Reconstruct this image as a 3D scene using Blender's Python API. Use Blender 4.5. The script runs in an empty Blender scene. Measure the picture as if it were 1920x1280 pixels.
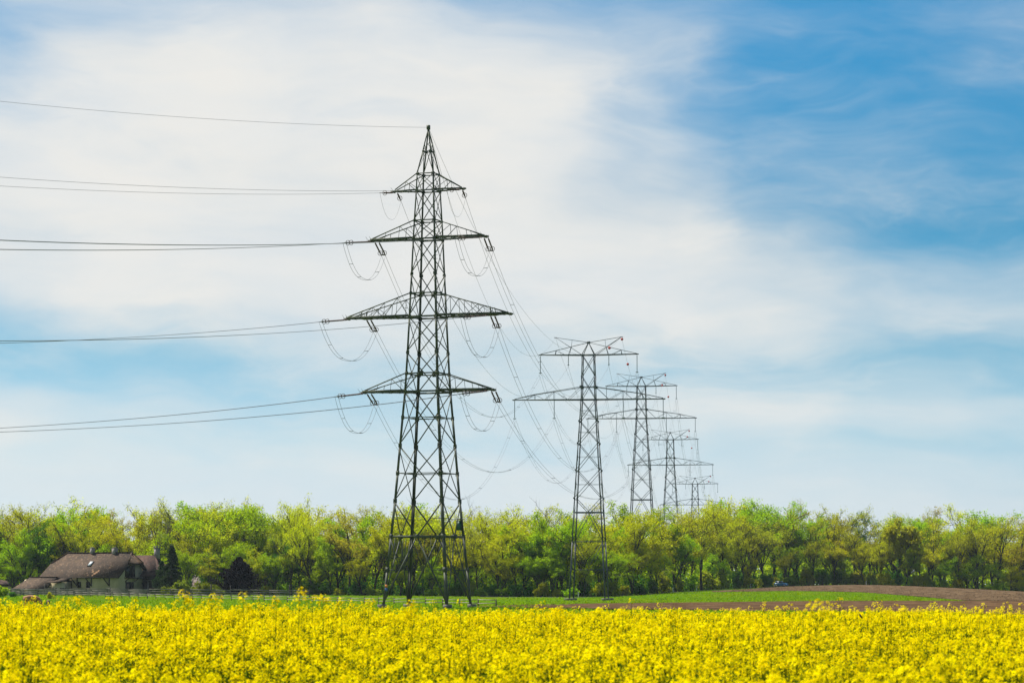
import bpy, bmesh, math, random
import numpy as np
from mathutils import Vector, Matrix

R = math.radians
random.seed(11)
rng = np.random.default_rng(11)
scene = bpy.context.scene
COL = scene.collection

# ------------------------------------------------------------------ camera
CAMZ = 2.9
F = 5600.0                                   # focal length in photo pixels (photo 1920 wide)
HORIZON = 1092.0
PITCH = math.atan((HORIZON - 640) / F)
cam_data = bpy.data.cameras.new('camera')
cam_data.lens = 105.0
cam_data.sensor_width = 36.0
cam_data.clip_start = 0.5
cam_data.clip_end = 12000
cam_data.dof.use_dof = True
cam_data.dof.focus_distance = 320
cam_data.dof.aperture_fstop = 4.3
cam = bpy.data.objects.new('camera', cam_data)
COL.objects.link(cam)
cam.location = (0, 0, CAMZ)
cam.rotation_euler = (math.pi / 2 + PITCH, 0, 0)
scene.camera = cam

scene.view_settings.view_transform = 'Standard'
scene.view_settings.look = 'None'
scene.view_settings.exposure = 0.9
scene.view_settings.gamma = 1.0
scene.view_settings.use_curve_mapping = False
scene.cycles.max_bounces = 14
scene.cycles.diffuse_bounces = 10
scene.cycles.transmission_bounces = 12
scene.cycles.transparent_max_bounces = 8
scene.cycles.volume_bounces = 0

# ------------------------------------------------------------------ sun
SUN_AZ, SUN_EL = R(-42), R(52)               # azimuth from +Y, clockwise positive
sd = Vector((math.sin(SUN_AZ) * math.cos(SUN_EL), math.cos(SUN_AZ) * math.cos(SUN_EL), math.sin(SUN_EL)))
sun_data = bpy.data.lights.new('sun', 'SUN')
sun_data.energy = 5.0
sun_data.angle = R(0.6)
sun_data.color = (1.0, 0.95, 0.85)
sun = bpy.data.objects.new('sun', sun_data)
COL.objects.link(sun)
sun.rotation_euler = (-sd).to_track_quat('-Z', 'Y').to_euler()
sun.location = (0, 0, 200)

# ------------------------------------------------------------------ node helpers
class NT:
    """small helper round a node tree"""
    def __init__(self, tree):
        self.t = tree
    def n(self, kind, **kw):
        nd = self.t.nodes.new(kind)
        for k, v in kw.items():
            setattr(nd, k, v)
        return nd
    def link(self, a, b):
        self.t.links.new(a, b)
    def put(self, sock, v):
        if isinstance(v, bpy.types.NodeSocket):
            self.t.links.new(v, sock)
        else:
            sock.default_value = v
    def m(self, op, a, b=0.0, c=0.0, clamp=False):
        nd = self.n('ShaderNodeMath', operation=op)
        nd.use_clamp = clamp
        self.put(nd.inputs[0], a)
        if len(nd.inputs) > 1: self.put(nd.inputs[1], b)
        if len(nd.inputs) > 2: self.put(nd.inputs[2], c)
        return nd.outputs[0]
    def mix(self, fac, a, b, blend='MIX'):
        nd = self.n('ShaderNodeMix', data_type='RGBA', blend_type=blend)
        self.put(nd.inputs[0], fac)
        self.put(nd.inputs[6], a)
        self.put(nd.inputs[7], b)
        return nd.outputs[2]
    def noise(self, vec, scale, detail=4, rough=0.55, dist=0.0):
        nd = self.n('ShaderNodeTexNoise')
        if vec is not None: self.link(vec, nd.inputs['Vector'])
        nd.inputs['Scale'].default_value = scale
        nd.inputs['Detail'].default_value = detail
        nd.inputs['Roughness'].default_value = rough
        nd.inputs['Distortion'].default_value = dist
        return nd.outputs['Fac']
    def comb(self, x, y, z=0.0):
        nd = self.n('ShaderNodeCombineXYZ')
        self.put(nd.inputs[0], x); self.put(nd.inputs[1], y); self.put(nd.inputs[2], z)
        return nd.outputs[0]
    def sstep(self, v, a, b):
        nd = self.n('ShaderNodeMapRange', interpolation_type='SMOOTHSTEP')
        self.put(nd.inputs[0], v)
        nd.inputs[1].default_value = a; nd.inputs[2].default_value = b
        nd.inputs[3].default_value = 0; nd.inputs[4].default_value = 1
        return nd.outputs[0]

# ------------------------------------------------------------------ world: clear sky with high thin cloud
world = bpy.data.worlds.new('World')
scene.world = world
world.use_nodes = True
w = NT(world.node_tree)
world.node_tree.nodes.clear()
out = w.n('ShaderNodeOutputWorld')
bg = w.n('ShaderNodeBackground')
bg.inputs['Strength'].default_value = 0.054
w.link(bg.outputs[0], out.inputs[0])
sky = w.n('ShaderNodeTexSky', sky_type='NISHITA')
sky.sun_disc = False
sky.sun_elevation = SUN_EL
sky.sun_rotation = SUN_AZ
sky.altitude = 450
sky.air_density = 1.0
sky.dust_density = 0.6
sky.ozone_density = 2.0
tc = w.n('ShaderNodeTexCoord')
sep = w.n('ShaderNodeSeparateXYZ')
w.link(tc.outputs['Generated'], sep.inputs[0])
az = w.m('ARCTAN2', sep.outputs[0], sep.outputs[1])
el = w.m('ARCSINE', sep.outputs[2])
U = w.m('MULTIPLY', az, 5.6)                 # 1 unit of azimuth / elevation = 1/5.6 rad
V = w.m('MULTIPLY', el, 5.6)
uv = w.comb(U, V)
# slow warp so cloud edges wander
w1 = w.noise(w.comb(w.m('MULTIPLY', U, 1.3), w.m('MULTIPLY', V, 2.6), 3.1), 1.6, 3, 0.5)
w2 = w.noise(w.comb(w.m('MULTIPLY', U, 1.3), w.m('MULTIPLY', V, 2.6), 9.7), 1.6, 3, 0.5)
Uw = w.m('ADD', U, w.m('MULTIPLY', w.m('SUBTRACT', w1, 0.5), 0.42))
Vw = w.m('ADD', V, w.m('MULTIPLY', w.m('SUBTRACT', w2, 0.5), 0.16))
# how much thin cloud veils each part of the sky: columns of azimuth, stops of elevation
ROWV = [1092 - y for y in (0, 120, 240, 360, 440, 520, 600, 660, 720, 780, 840, 900, 1000)]
VEIL = [[.36, .50, .86, .98, .86, .84, .42, .26, .40, .72, .62, .66, .74],
        [.55, .82, .93, 1.0, .97, .95, .70, .36, .32, .52, .60, .68, .74],
        [.74, .97, .96, 1.0, 1.0, 1.0, .80, .40, .32, .38, .58, .68, .74],
        [.80, 1.0, .90, .95, 1.0, 1.0, .86, .54, .40, .44, .56, .68, .74],
        [.46, .88, .97, 1.0, 1.0, 1.0, .78, .52, .54, .58, .58, .68, .74],
        [.30, .48, .56, .62, .88, .97, .68, .48, .54, .66, .54, .68, .74],
        [.04, .02, .10, .24, .40, .72, .70, .46, .48, .74, .46, .62, .70],
        [.06, .0, .08, .18, .12, .54, .60, .30, .36, .70, .36, .52, .62],
        [.12, .12, .06, .08, .0, .38, .48, .22, .20, .55, .30, .42, .52]]
US = [-.96 + .24 * i for i in range(9)]
Uc = w.m('MINIMUM', w.m('MAXIMUM', Uw, -.96), .96)
acc = None
for i, colv in enumerate(VEIL):
    rp = w.n('ShaderNodeValToRGB'); cr = rp.color_ramp; cr.interpolation = 'CARDINAL'
    st = sorted((v / 1200.0, k) for v, k in zip(ROWV, colv))
    while len(cr.elements) < len(st): cr.elements.new(.5)
    for e_, (p_, k) in zip(cr.elements, st):
        e_.position = p_; e_.color = (k, k, k, 1)
    w.link(w.m('MULTIPLY', Vw, 1 / 1.2), rp.inputs[0])
    d_ = w.m('DIVIDE', w.m('ABSOLUTE', w.m('SUBTRACT', Uc, US[i])), .24)
    hat = w.m('SUBTRACT', 1.0, w.sstep(d_, 0.0, 1.0))
    g_ = w.m('MULTIPLY', hat, rp.outputs[0])
    acc = g_ if acc is None else w.m('ADD', acc, g_)
streak = w.noise(w.comb(w.m('ADD', w.m('MULTIPLY', Uw, 1.3), w.m('MULTIPLY', Vw, 1.2)), w.m('MULTIPLY', Vw, 6.0), 1.3), 1.7, 7, 0.55, 0.0)
fine = w.noise(w.comb(w.m('ADD', w.m('MULTIPLY', Uw, 3.0), w.m('MULTIPLY', Vw, 2.0)), w.m('MULTIPLY', Vw, 10.0), 5.3), 2.2, 8, 0.62, 0.0)
acc = w.m('ADD', acc, w.m('MULTIPLY', w.m('SUBTRACT', streak, 0.5), 0.62))
acc = w.m('ADD', acc, w.m('MULTIPLY', w.m('SUBTRACT', fine, 0.5), 0.24))
rn_ = w.noise(w.comb(w.m('ADD', w.m('MULTIPLY', Uw, 2.0), w.m('MULTIPLY', Vw, 2.2)), w.m('SUBTRACT', w.m('MULTIPLY', Vw, 7.0), w.m('MULTIPLY', Uw, .8)), 2.2), 1.4, 9, 0.58, 0.0)
ridge = w.m('POWER', w.m('SUBTRACT', 1.0, w.m('ABSOLUTE', w.m('MULTIPLY', w.m('SUBTRACT', rn_, 0.5), 2.6)), clamp=True), 3.0)
pres = w.sstep(w.noise(w.comb(w.m('MULTIPLY', U, 1.7), w.m('MULTIPLY', V, 3.0), 6.1), 1.3, 3, 0.5), 0.38, 0.66)
acc = w.m('ADD', acc, w.m('MULTIPLY', w.m('MULTIPLY', ridge, pres), 0.20))
acc = w.m('SUBTRACT', acc, 0.05)
cloud = w.m('MULTIPLY', w.sstep(acc, -0.18, 1.12), 0.985)
tint = w.n('ShaderNodeValToRGB'); cr = tint.color_ramp
TN = [(0.0, (.84, .96, 1.30)), (.10, (.80, .96, 1.34)), (.22, (.55, .84, 1.12)), (.36, (.24, .66, .90)), (.55, (.13, .56, .78)), (.92, (.11, .63, .87)), (1.0, (.11, .63, .87))]
while len(cr.elements) < len(TN): cr.elements.new(.5)
for e_, (p_, c_) in zip(cr.elements, TN):
    e_.position = p_; e_.color = tuple(x / 2 for x in c_) + (1,)
w.link(w.m('MULTIPLY', V, 1 / 1.2), tint.inputs[0])
skycol = w.mix(1.0, sky.outputs[0], tint.outputs[0], 'MULTIPLY')
skycol = w.mix(1.0, skycol, (2, 2, 2, 1), 'MULTIPLY')
tone = w.noise(w.comb(w.m('MULTIPLY', Uw, 1.2), w.m('MULTIPLY', Vw, 4.0), 8.8), 2.2, 4, 0.5)
low = w.sstep(V, -.05, .45)
ccol = w.mix(w.sstep(tone, 0.3, 0.7), (7.9, 8.05, 8.0, 1), (8.5, 8.35, 7.95, 1))
ccol = w.mix(1.0, ccol, w.mix(low, (.82, .92, .99, 1), (1, 1, 1, 1)), 'MULTIPLY')
final = w.mix(cloud, skycol, ccol)
w.link(final, bg.inputs['Color'])

# ------------------------------------------------------------------ projection and terrain
_f = np.array([0, math.cos(PITCH), math.sin(PITCH)])
_u = np.array([0, -math.sin(PITCH), math.cos(PITCH)])
_r = np.array([1.0, 0, 0])
def ray(px, py):
    d = _f + _r * (px - 960) / F + _u * (640 - py) / F
    return d / d[1]
def at(px, py, Y):
    """world point at ground distance Y seen at photo pixel (px, py)"""
    d = ray(px, py)
    return np.array([d[0] * Y, Y, CAMZ + d[2] * Y])

NEAR_Y = [-120, 0, 15, 28, 45, 62, 74, 100, 150, 200, 300, 340, 450, 560, 640, 900]
NEAR_Z = [1.25, 1.25, 0.95, 0.74, 0.85, 1.0, 1.0, 0.70, 0.30, 0.06, 0.05, 0.08, 0.02, -0.05, -0.05, -0.05]
_yy = np.linspace(-120, 900, 2041)
_zz = np.interp(_yy, NEAR_Y, NEAR_Z)
_k = np.hanning(41); _k /= _k.sum()
_zz = np.convolve(np.pad(_zz, 20, mode='edge'), _k, mode='valid')
_xx = np.linspace(-400, 400, 1601)
_ee = np.interp(_xx, [-400, -140, -85, -40, -10, 20, 37, 52, 76, 99, 123, 149, 180, 400],
                     [0.3, 0.35, 0.5, 0.15, -0.02, 0.0, 0.65, 1.12, 1.88, 2.45, 0.95, -1.0, -1.4, -1.5])
_k2 = np.hanning(41); _k2 /= _k2.sum()
_ee = np.convolve(np.pad(_ee, 20, mode='edge'), _k2, mode='valid')
def edge_y(X):
    return np.interp(X, [-400, -140, -60, 0, 12, 25, 37, 52, 76, 400], [720, 716, 690, 648, 640, 660, 720, 790, 858, 872])
def sm(t):
    t = np.clip(t, 0, 1)
    return t * t * (3 - 2 * t)
def tz(X, Y):
    X = np.asarray(X, float); Y = np.asarray(Y, float)
    z = np.interp(Y, _yy, _zz)
    z = z + np.interp(X, _xx, _ee) * sm((Y - 330) / (edge_y(X) - 340))
    z = z + 0.13 * np.clip(-X / 11, 0, 1.5) * sm((Y - 25) / 40) * sm((150 - Y) / 70)
    z = z - 0.35 * np.exp(-((X - 15) / 40) ** 2 - ((Y - 560) / 60) ** 2)
    z = z - 1.5 * sm((X - 98) / 55) * sm((Y - 400) / 200)
    return z
def gp(px, py):
    """ground point under a photo pixel (first hit; clamps to the hill's far side)"""
    d = ray(px, py)
    ys = np.arange(60, 900, 1.0)
    h = CAMZ + d[2] * ys - tz(d[0] * ys, ys)
    hit = np.where(h <= 0)[0]
    lim = edge_y(d[0] * 850) - 16
    Y = ys[hit[0]] if len(hit) else lim
    Y = min(Y, lim)
    return np.array([d[0] * Y, Y, float(tz(d[0] * Y, Y))])

# ------------------------------------------------------------------ mesh builder
class MB:
    def __init__(self):
        self.v = []; self.f = []; self.mi = []; self.n = 0
    def add(self, vs, fs, mi=0):
        b = self.n
        self.v.append(np.asarray(vs, float).reshape(-1, 3))
        self.n += len(self.v[-1])
        for f in fs:
            self.f.append([b + i for i in f]); self.mi.append(mi)
    def quads(self, P, mi=0):
        """P: (n,4,3) array of loose quads"""
        P = np.asarray(P, float)
        n = len(P); b = self.n
        self.v.append(P.reshape(-1, 3)); self.n += n * 4
        idx = (np.arange(n * 4).reshape(n, 4) + b).tolist()
        self.f.extend(idx); self.mi.extend([mi] * n)
    def box(self, c, s, mi=0, rot=None):
        hx, hy, hz = s[0] / 2, s[1] / 2, s[2] / 2
        vs = np.array([[x, y, z] for x in (-hx, hx) for y in (-hy, hy) for z in (-hz, hz)])
        if rot is not None: vs = vs @ np.array(rot).T
        self.add(vs + np.array(c), [(0, 1, 3, 2), (4, 6, 7, 5), (0, 4, 5, 1), (2, 3, 7, 6), (0, 2, 6, 4), (1, 5, 7, 3)], mi)
    def beam(self, p, q, wd, ht=None, mi=0, up=(0, 0, 1)):
        p = np.array(p, float); q = np.array(q, float); ht = ht or wd
        d = q - p; L = np.linalg.norm(d)
        if L < 1e-6: return
        d /= L
        a = np.cross(d, np.array(up, float))
        if np.linalg.norm(a) < 1e-3: a = np.cross(d, np.array((1.0, 0, 0)))
        a /= np.linalg.norm(a); b = np.cross(a, d)
        a *= wd / 2; b *= ht / 2
        vs = [p - a - b, p + a - b, p + a + b, p - a + b, q - a - b, q + a - b, q + a + b, q - a + b]
        self.add(vs, [(0, 3, 2, 1), (4, 5, 6, 7), (0, 1, 5, 4), (1, 2, 6, 5), (2, 3, 7, 6), (3, 0, 4, 7)], mi)
    def angle(self, p, q, wd, t, a, b, mi=0):
        """angle-iron bar: two flanges, spreading from the corner line towards a and b"""
        p = np.array(p, float); q = np.array(q, float)
        a = np.array(a, float); b = np.array(b, float)
        for (u_, v_) in ((a, b), (b, a)):
            vs = [p, p + u_ * wd, p + u_ * wd + v_ * t, p + v_ * t, q, q + u_ * wd, q + u_ * wd + v_ * t, q + v_ * t]
            self.add(vs, [(0, 3, 2, 1), (4, 5, 6, 7), (0, 1, 5, 4), (1, 2, 6, 5), (2, 3, 7, 6), (3, 0, 4, 7)], mi)
    def tube(self, pts, rad, n=6, mi=0, cap=True):
        pts = np.asarray(pts, float); m = len(pts)
        rad = np.full(m, rad) if np.isscalar(rad) else np.asarray(rad, float)
        T = np.gradient(pts, axis=0); T /= np.maximum(np.linalg.norm(T, axis=1, keepdims=True), 1e-9)
        ref = np.array([0, 0, 1.0]) if abs(T[0][2]) < 0.9 else np.array([1.0, 0, 0])
        ang = np.arange(n) * 2 * np.pi / n
        vs = []
        for i in range(m):
            a = np.cross(T[i], ref); a /= max(np.linalg.norm(a), 1e-9); b = np.cross(T[i], a)
            vs.append(pts[i] + rad[i] * (np.cos(ang)[:, None] * a + np.sin(ang)[:, None] * b))
        fs = []
        for i in range(m - 1):
            for k in range(n):
                k2 = (k + 1) % n
                fs.append((i * n + k, i * n + k2, (i + 1) * n + k2, (i + 1) * n + k))
        if cap:
            fs.append(tuple(range(n))[::-1]); fs.append(tuple((m - 1) * n + k for k in range(n)))
        self.add(np.concatenate(vs), fs, mi)
    def ring(self, c, axis, Rr, r, n=14, k=5, mi=0):
        axis = np.array(axis, float); axis /= np.linalg.norm(axis)
        a = np.cross(axis, (0, 0, 1.0))
        if np.linalg.norm(a) < 1e-3: a = np.cross(axis, (1.0, 0, 0))
        a /= np.linalg.norm(a); b = np.cross(axis, a)
        vs = []; fs = []
        for i in range(n):
            t = 2 * np.pi * i / n
            e = np.cos(t) * a + np.sin(t) * b
            for j in range(k):
                s = 2 * np.pi * j / k
                vs.append(np.array(c) + e * (Rr + r * np.cos(s)) + axis * r * np.sin(s))
        for i in range(n):
            for j in range(k):
                fs.append((i * k + j, ((i + 1) % n) * k + j, ((i + 1) % n) * k + (j + 1) % k, i * k + (j + 1) % k))
        self.add(vs, fs, mi)
    def build(self, name, mats, parent=None, loc=None, smooth=False):
        me = bpy.data.meshes.new(name)
        V_ = np.concatenate(self.v) if self.v else np.zeros((0, 3))
        if not isinstance(mats, (list, tuple)): mats = [mats]
        ln = np.array([len(f) for f in self.f], dtype=np.int32)
        me.vertices.add(len(V_)); me.vertices.foreach_set('co', V_.ravel())
        li = np.fromiter((i for f in self.f for i in f), dtype=np.int32, count=int(ln.sum()))
        me.loops.add(len(li)); me.loops.foreach_set('vertex_index', li)
        me.polygons.add(len(ln))
        st = np.concatenate(([0], np.cumsum(ln)[:-1])).astype(np.int32)
        me.polygons.foreach_set('loop_start', st)
        me.polygons.foreach_set('material_index', np.array(self.mi, dtype=np.int32))
        for m in mats: me.materials.append(m)
        me.update(calc_edges=True)
        if smooth: me.polygons.foreach_set('use_smooth', np.ones(len(ln), dtype=bool))
        o = bpy.data.objects.new(name, me)
        COL.objects.link(o)
        if parent is not None: o.parent = parent
        if loc is not None: o.location = loc
        return o

def tag(o, label=None, cat=None, group=None, kind=None):
    if label: o['label'] = label
    if cat: o['category'] = cat
    if group: o['group'] = group
    if kind: o['kind'] = kind
    return o
def empty(name, loc, rz=0.0):
    o = bpy.data.objects.new(name, None)
    o.empty_display_size = 0.5
    COL.objects.link(o)
    o.location = loc; o.rotation_euler = (0, 0, rz)
    return o
def copy_tree(o, parent=None):
    c = o.copy(); COL.objects.link(c)
    if parent is not None: c.parent = parent
    for ch in list(o.children): copy_tree(ch, c)
    return c
def loft(mb, rings, mi=0, caps=True):
    """rings: list of closed loops with the same vertex count"""
    n = len(rings[0]); m = len(rings)
    fs = [(i * n + k, i * n + (k + 1) % n, (i + 1) * n + (k + 1) % n, (i + 1) * n + k) for i in range(m - 1) for k in range(n)]
    if caps: fs += [tuple(range(n))[::-1], tuple((m - 1) * n + k for k in range(n))]
    mb.add(np.concatenate([np.asarray(r_, float) for r_ in rings]), fs, mi)

# ------------------------------------------------------------------ materials
def mat(name, col, rough=0.8, spec=0.3, metal=0.0, var=0.25, scale=3.0, bump=0.0, bscale=20.0, col2=None, coords='Object', thr=(0.35, 0.65), stretch=None):
    m = bpy.data.materials.new(name); m.use_nodes = True
    t = NT(m.node_tree)
    p = m.node_tree.nodes['Principled BSDF']
    p.inputs['Roughness'].default_value = rough
    p.inputs['Specular IOR Level'].default_value = spec
    p.inputs['Metallic'].default_value = metal
    c = t.n('ShaderNodeTexCoord')
    v = c.outputs[coords]
    if stretch:
        mp = t.n('ShaderNodeMapping'); mp.inputs['Scale'].default_value = stretch
        t.link(v, mp.inputs[0]); v = mp.outputs[0]
    nz = t.noise(v, scale, 6, 0.6)
    c2 = col2 or tuple(x * (1 - var) for x in col)
    cc = t.mix(t.sstep(nz, *thr), (*c2, 1), (*col, 1))
    nz2 = t.noise(v, scale * 7.3, 3, 0.6)
    cc = t.mix(1.0, cc, t.mix(nz2, (1 - var * .5,) * 3 + (1,), (1 + var * .5,) * 3 + (1,)), 'MULTIPLY')
    t.link(cc, p.inputs['Base Color'])
    if bump:
        bp = t.n('ShaderNodeBump'); bp.inputs['Strength'].default_value = 1.0
        bp.inputs['Distance'].default_value = bump
        t.link(t.noise(v, bscale, 5, 0.65), bp.inputs['Height'])
        t.link(bp.outputs[0], p.inputs['Normal'])
    return m

def leaf_mat(name, a, b, trans=0.55, objvar=0.12, gloss=0.0):
    """thin leaves that let light through; a and b are the two leaf colours mixed through the crown"""
    m = bpy.data.materials.new(name); m.use_nodes = True
    t = NT(m.node_tree); m.node_tree.nodes.clear()
    o = t.n('ShaderNodeOutputMaterial')
    c = t.n('ShaderNodeTexCoord')
    geo = t.n('ShaderNodeNewGeometry')
    oi = t.n('ShaderNodeObjectInfo')
    nz = t.noise(c.outputs['Object'], 7.0, 3, 0.6)
    isl = geo.outputs['Random Per Island']
    k = t.m('ADD', t.m('MULTIPLY', t.sstep(nz, 0.35, 0.65), 0.6), t.m('MULTIPLY', isl, 0.4))
    col = t.mix(k, (*a, 1), (*b, 1))
    hs = t.n('ShaderNodeHueSaturation')
    hs.inputs['Saturation'].default_value = 1.0
    t.put(hs.inputs['Hue'], t.m('ADD', 0.5 - objvar * 0.12, t.m('MULTIPLY', oi.outputs['Random'], objvar * 0.24)))
    t.put(hs.inputs['Value'], t.m('ADD', 1 - objvar, t.m('MULTIPLY', oi.outputs['Random'], objvar * 2)))
    t.link(col, hs.inputs['Color'])
    d = t.n('ShaderNodeBsdfDiffuse'); tr = t.n('ShaderNodeBsdfTranslucent'); mx = t.n('ShaderNodeMixShader')
    t.link(hs.outputs[0], d.inputs[0])
    t.link(hs.outputs[0], tr.inputs[0])
    mx.inputs[0].default_value = trans
    t.link(d.outputs[0], mx.inputs[1]); t.link(tr.outputs[0], mx.inputs[2])
    res = mx.outputs[0]
    if gloss:
        g = t.n('ShaderNodeBsdfGlossy'); g.inputs['Roughness'].default_value = 0.45
        g.inputs['Color'].default_value = (1, 1, 1, 1)
        m2 = t.n('ShaderNodeMixShader'); m2.inputs[0].default_value = gloss
        t.link(res, m2.inputs[1]); t.link(g.outputs[0], m2.inputs[2]); res = m2.outputs[0]
    t.link(res, o.inputs[0])
    return m

M = {}
M['grass'] = mat('meadow_grass', (0.058, 0.128, 0.002), 0.95, 0.0, var=0.6, scale=0.07, bump=0.10, bscale=2.2, col2=(0.082, 0.128, 0.003), stretch=(1, .2, 1))
M['soil'] = mat('ploughed_soil', (0.125, 0.076, 0.042), 1.0, 0.0, var=0.6, scale=0.35, bump=0.15, bscale=2.0, stretch=(1, .3, 1))
M['stubble'] = mat('clod_soil', (0.135, 0.092, 0.055), 1.0, 0.0, scale=0.6, var=0.6, bump=0.3, bscale=0.8, col2=(0.065, 0.043, 0.026), thr=(.42, .6), stretch=(1, .3, 1))
M['fieldsoil'] = mat('field_soil', (0.05, 0.075, 0.015), 1.0, 0.0, scale=2)
M['asphalt'] = mat('asphalt', (0.055, 0.055, 0.055), 0.9, 0.2, scale=2)
M['steel'] = mat('weathered_green_steel', (0.085, 0.098, 0.055), 0.65, 0.35, var=0.4, scale=1.1, col2=(0.045, 0.057, 0.042))
M['galv'] = mat('dull_galvanised_steel', (0.085, 0.10, 0.11), 0.6, 0.4, var=0.25, scale=0.9, col2=(0.06, 0.075, 0.085))
M['concrete'] = mat('concrete', (0.20, 0.185, 0.155), 0.9, 0.2, scale=4)
M['glass_ins'] = mat('brown_insulator', (0.10, 0.05, 0.035), 0.35, 0.5, scale=8)
M['glass_grey'] = mat('grey_insulator', (0.16, 0.20, 0.22), 0.35, 0.5, scale=8)
M['wire'] = mat('aluminium_wire', (0.16, 0.17, 0.19), 0.6, 0.4, scale=2, var=0.1)
M['red'] = mat('marker_red', (0.66, 0.04, 0.025), 0.55, 0.3, scale=3, var=0.15)
M['bark'] = mat('bark', (0.060, 0.052, 0.036), 0.95, 0.1, scale=14, var=0.4)
M['twig'] = mat('grey_twig', (0.16, 0.14, 0.115), 0.95, 0.1, scale=14, var=0.3)
M['petal'] = leaf_mat('rape_petal', (0.93, 0.77, 0.002), (0.96, 0.84, 0.003), 0.55, 0.06)
M['stem'] = leaf_mat('rape_stem', (0.075, 0.135, 0.008), (0.13, 0.20, 0.010), 0.3, 0.1)
M['white'] = mat('white_post', (0.75, 0.75, 0.72), 0.6, 0.3, var=0.1)
M['black'] = mat('black_rubber', (0.02, 0.02, 0.02), 0.7, 0.3, var=0.2)
M['wood_grey'] = mat('weathered_rail', (0.27, 0.245, 0.20), 0.85, 0.2, scale=2.5, var=0.35)
M['wood_post'] = mat('dark_post', (0.075, 0.065, 0.055), 0.9, 0.2, scale=4, var=0.35)
M['timber'] = mat('dark_timber', (0.040, 0.026, 0.018), 0.8, 0.25, scale=5, var=0.35)
M['plaster'] = mat('aged_plaster', (0.52, 0.43, 0.27), 0.95, 0.1, scale=0.9, var=0.18, bump=0.01, bscale=12)
M['chimney'] = mat('chimney_render', (0.30, 0.27, 0.25), 0.95, 0.1, scale=2, var=0.3)
M['pane'] = mat('window_glass', (0.02, 0.025, 0.03), 0.08, 0.6, var=0.1)
M['iron'] = mat('wrought_iron', (0.05, 0.05, 0.05), 0.5, 0.4, var=0.1)
M['brownhide'] = mat('brown_hide', (0.36, 0.175, 0.085), 0.85, 0.2, scale=2.2, var=0.45)
M['darkhide'] = mat('dark_hide', (0.11, 0.05, 0.03), 0.85, 0.2, scale=2.2, var=0.4)
M['crow'] = mat('black_feather', (0.012, 0.012, 0.014), 0.5, 0.4, var=0.2)

def roof_mat(name, base, dark, light):
    m = bpy.data.materials.new(name); m.use_nodes = True
    t = NT(m.node_tree); p = m.node_tree.nodes['Principled BSDF']
    p.inputs['Roughness'].default_value = 0.95; p.inputs['Specular IOR Level'].default_value = 0.15
    c = t.n('ShaderNodeTexCoord'); v = c.outputs['Object']
    sp = t.n('ShaderNodeSeparateXYZ'); t.link(v, sp.inputs[0])
    vo = t.n('ShaderNodeTexVoronoi'); vo.inputs['Scale'].default_value = 3.4
    t.link(v, vo.inputs['Vector'])
    vc = t.n('ShaderNodeSeparateColor'); t.link(vo.outputs['Color'], vc.inputs[0])
    nz = t.noise(v, 0.55, 6, 0.62)
    cc = t.mix(t.sstep(nz, 0.32, 0.68), (*dark, 1), (*base, 1))
    cc = t.mix(t.m('MULTIPLY', t.sstep(vc.outputs[0], 0.72, 0.98), 0.6), cc, (*light, 1))
    cc = t.mix(t.m('MULTIPLY', t.sstep(vc.outputs[1], 0.7, 1.0), 0.55), cc, (*dark, 1))
    nz3 = t.noise(v, 1.6, 4, 0.6)
    cc = t.mix(t.m('MULTIPLY', t.sstep(nz3, 0.60, 0.74), 0.35), cc, (0.16, 0.15, 0.05, 1))
    wv = t.m('SINE', t.m('MULTIPLY', sp.outputs[2], 26.0))
    cc = t.mix(1.0, cc, t.mix(t.m('MULTIPLY_ADD', wv, 0.5, 0.5), (0.82, 0.82, 0.82, 1), (1.08, 1.08, 1.08, 1)), 'MULTIPLY')
    t.link(cc, p.inputs['Base Color'])
    bp = t.n('ShaderNodeBump'); bp.inputs['Strength'].default_value = 0.9; bp.inputs['Distance'].default_value = 0.03
    t.link(t.m('ADD', t.m('MULTIPLY', wv, 0.3), t.m('ADD', vc.outputs[2], t.noise(v, 3.0, 4))), bp.inputs['Height'])
    t.link(bp.outputs[0], p.inputs['Normal'])
    return m
M['roof'] = roof_mat('old_brown_tiles', (0.072, 0.046, 0.029), (0.040, 0.027, 0.019), (0.16, 0.105, 0.068))
M['roof_red'] = roof_mat('reddish_tiles', (0.075, 0.038, 0.028), (0.036, 0.021, 0.017), (0.12, 0.07, 0.05))

# ================================================================== GROUND
def axis_pts(segs):
    p = []
    for a, b, s in segs: p += list(np.arange(a, b, s))
    return np.array(p + [segs[-1][1]], float)
gx = axis_pts([(-2400, -400, 200), (-400, -190, 15), (-190, 190, 2.5), (190, 400, 15), (400, 2400, 200)])
gy = axis_pts([(-600, -100, 50), (-100, 100, 2), (100, 320, 5), (320, 900, 6), (900, 1500, 60), (1500, 2600, 220)])
GX, GY = np.meshgrid(gx, gy)
GZ = tz(GX, GY)
g = MB()
nx, ny = len(gx), len(gy)
ii = np.arange(nx * ny).reshape(ny, nx)
qs = np.stack([ii[:-1, :-1], ii[:-1, 1:], ii[1:, 1:], ii[1:, :-1]], -1).reshape(-1, 4)
g.add(np.stack([GX, GY, GZ], -1).reshape(-1, 3), qs.tolist())
tag(g.build('ground', M['grass'], smooth=True), kind='structure')

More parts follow.
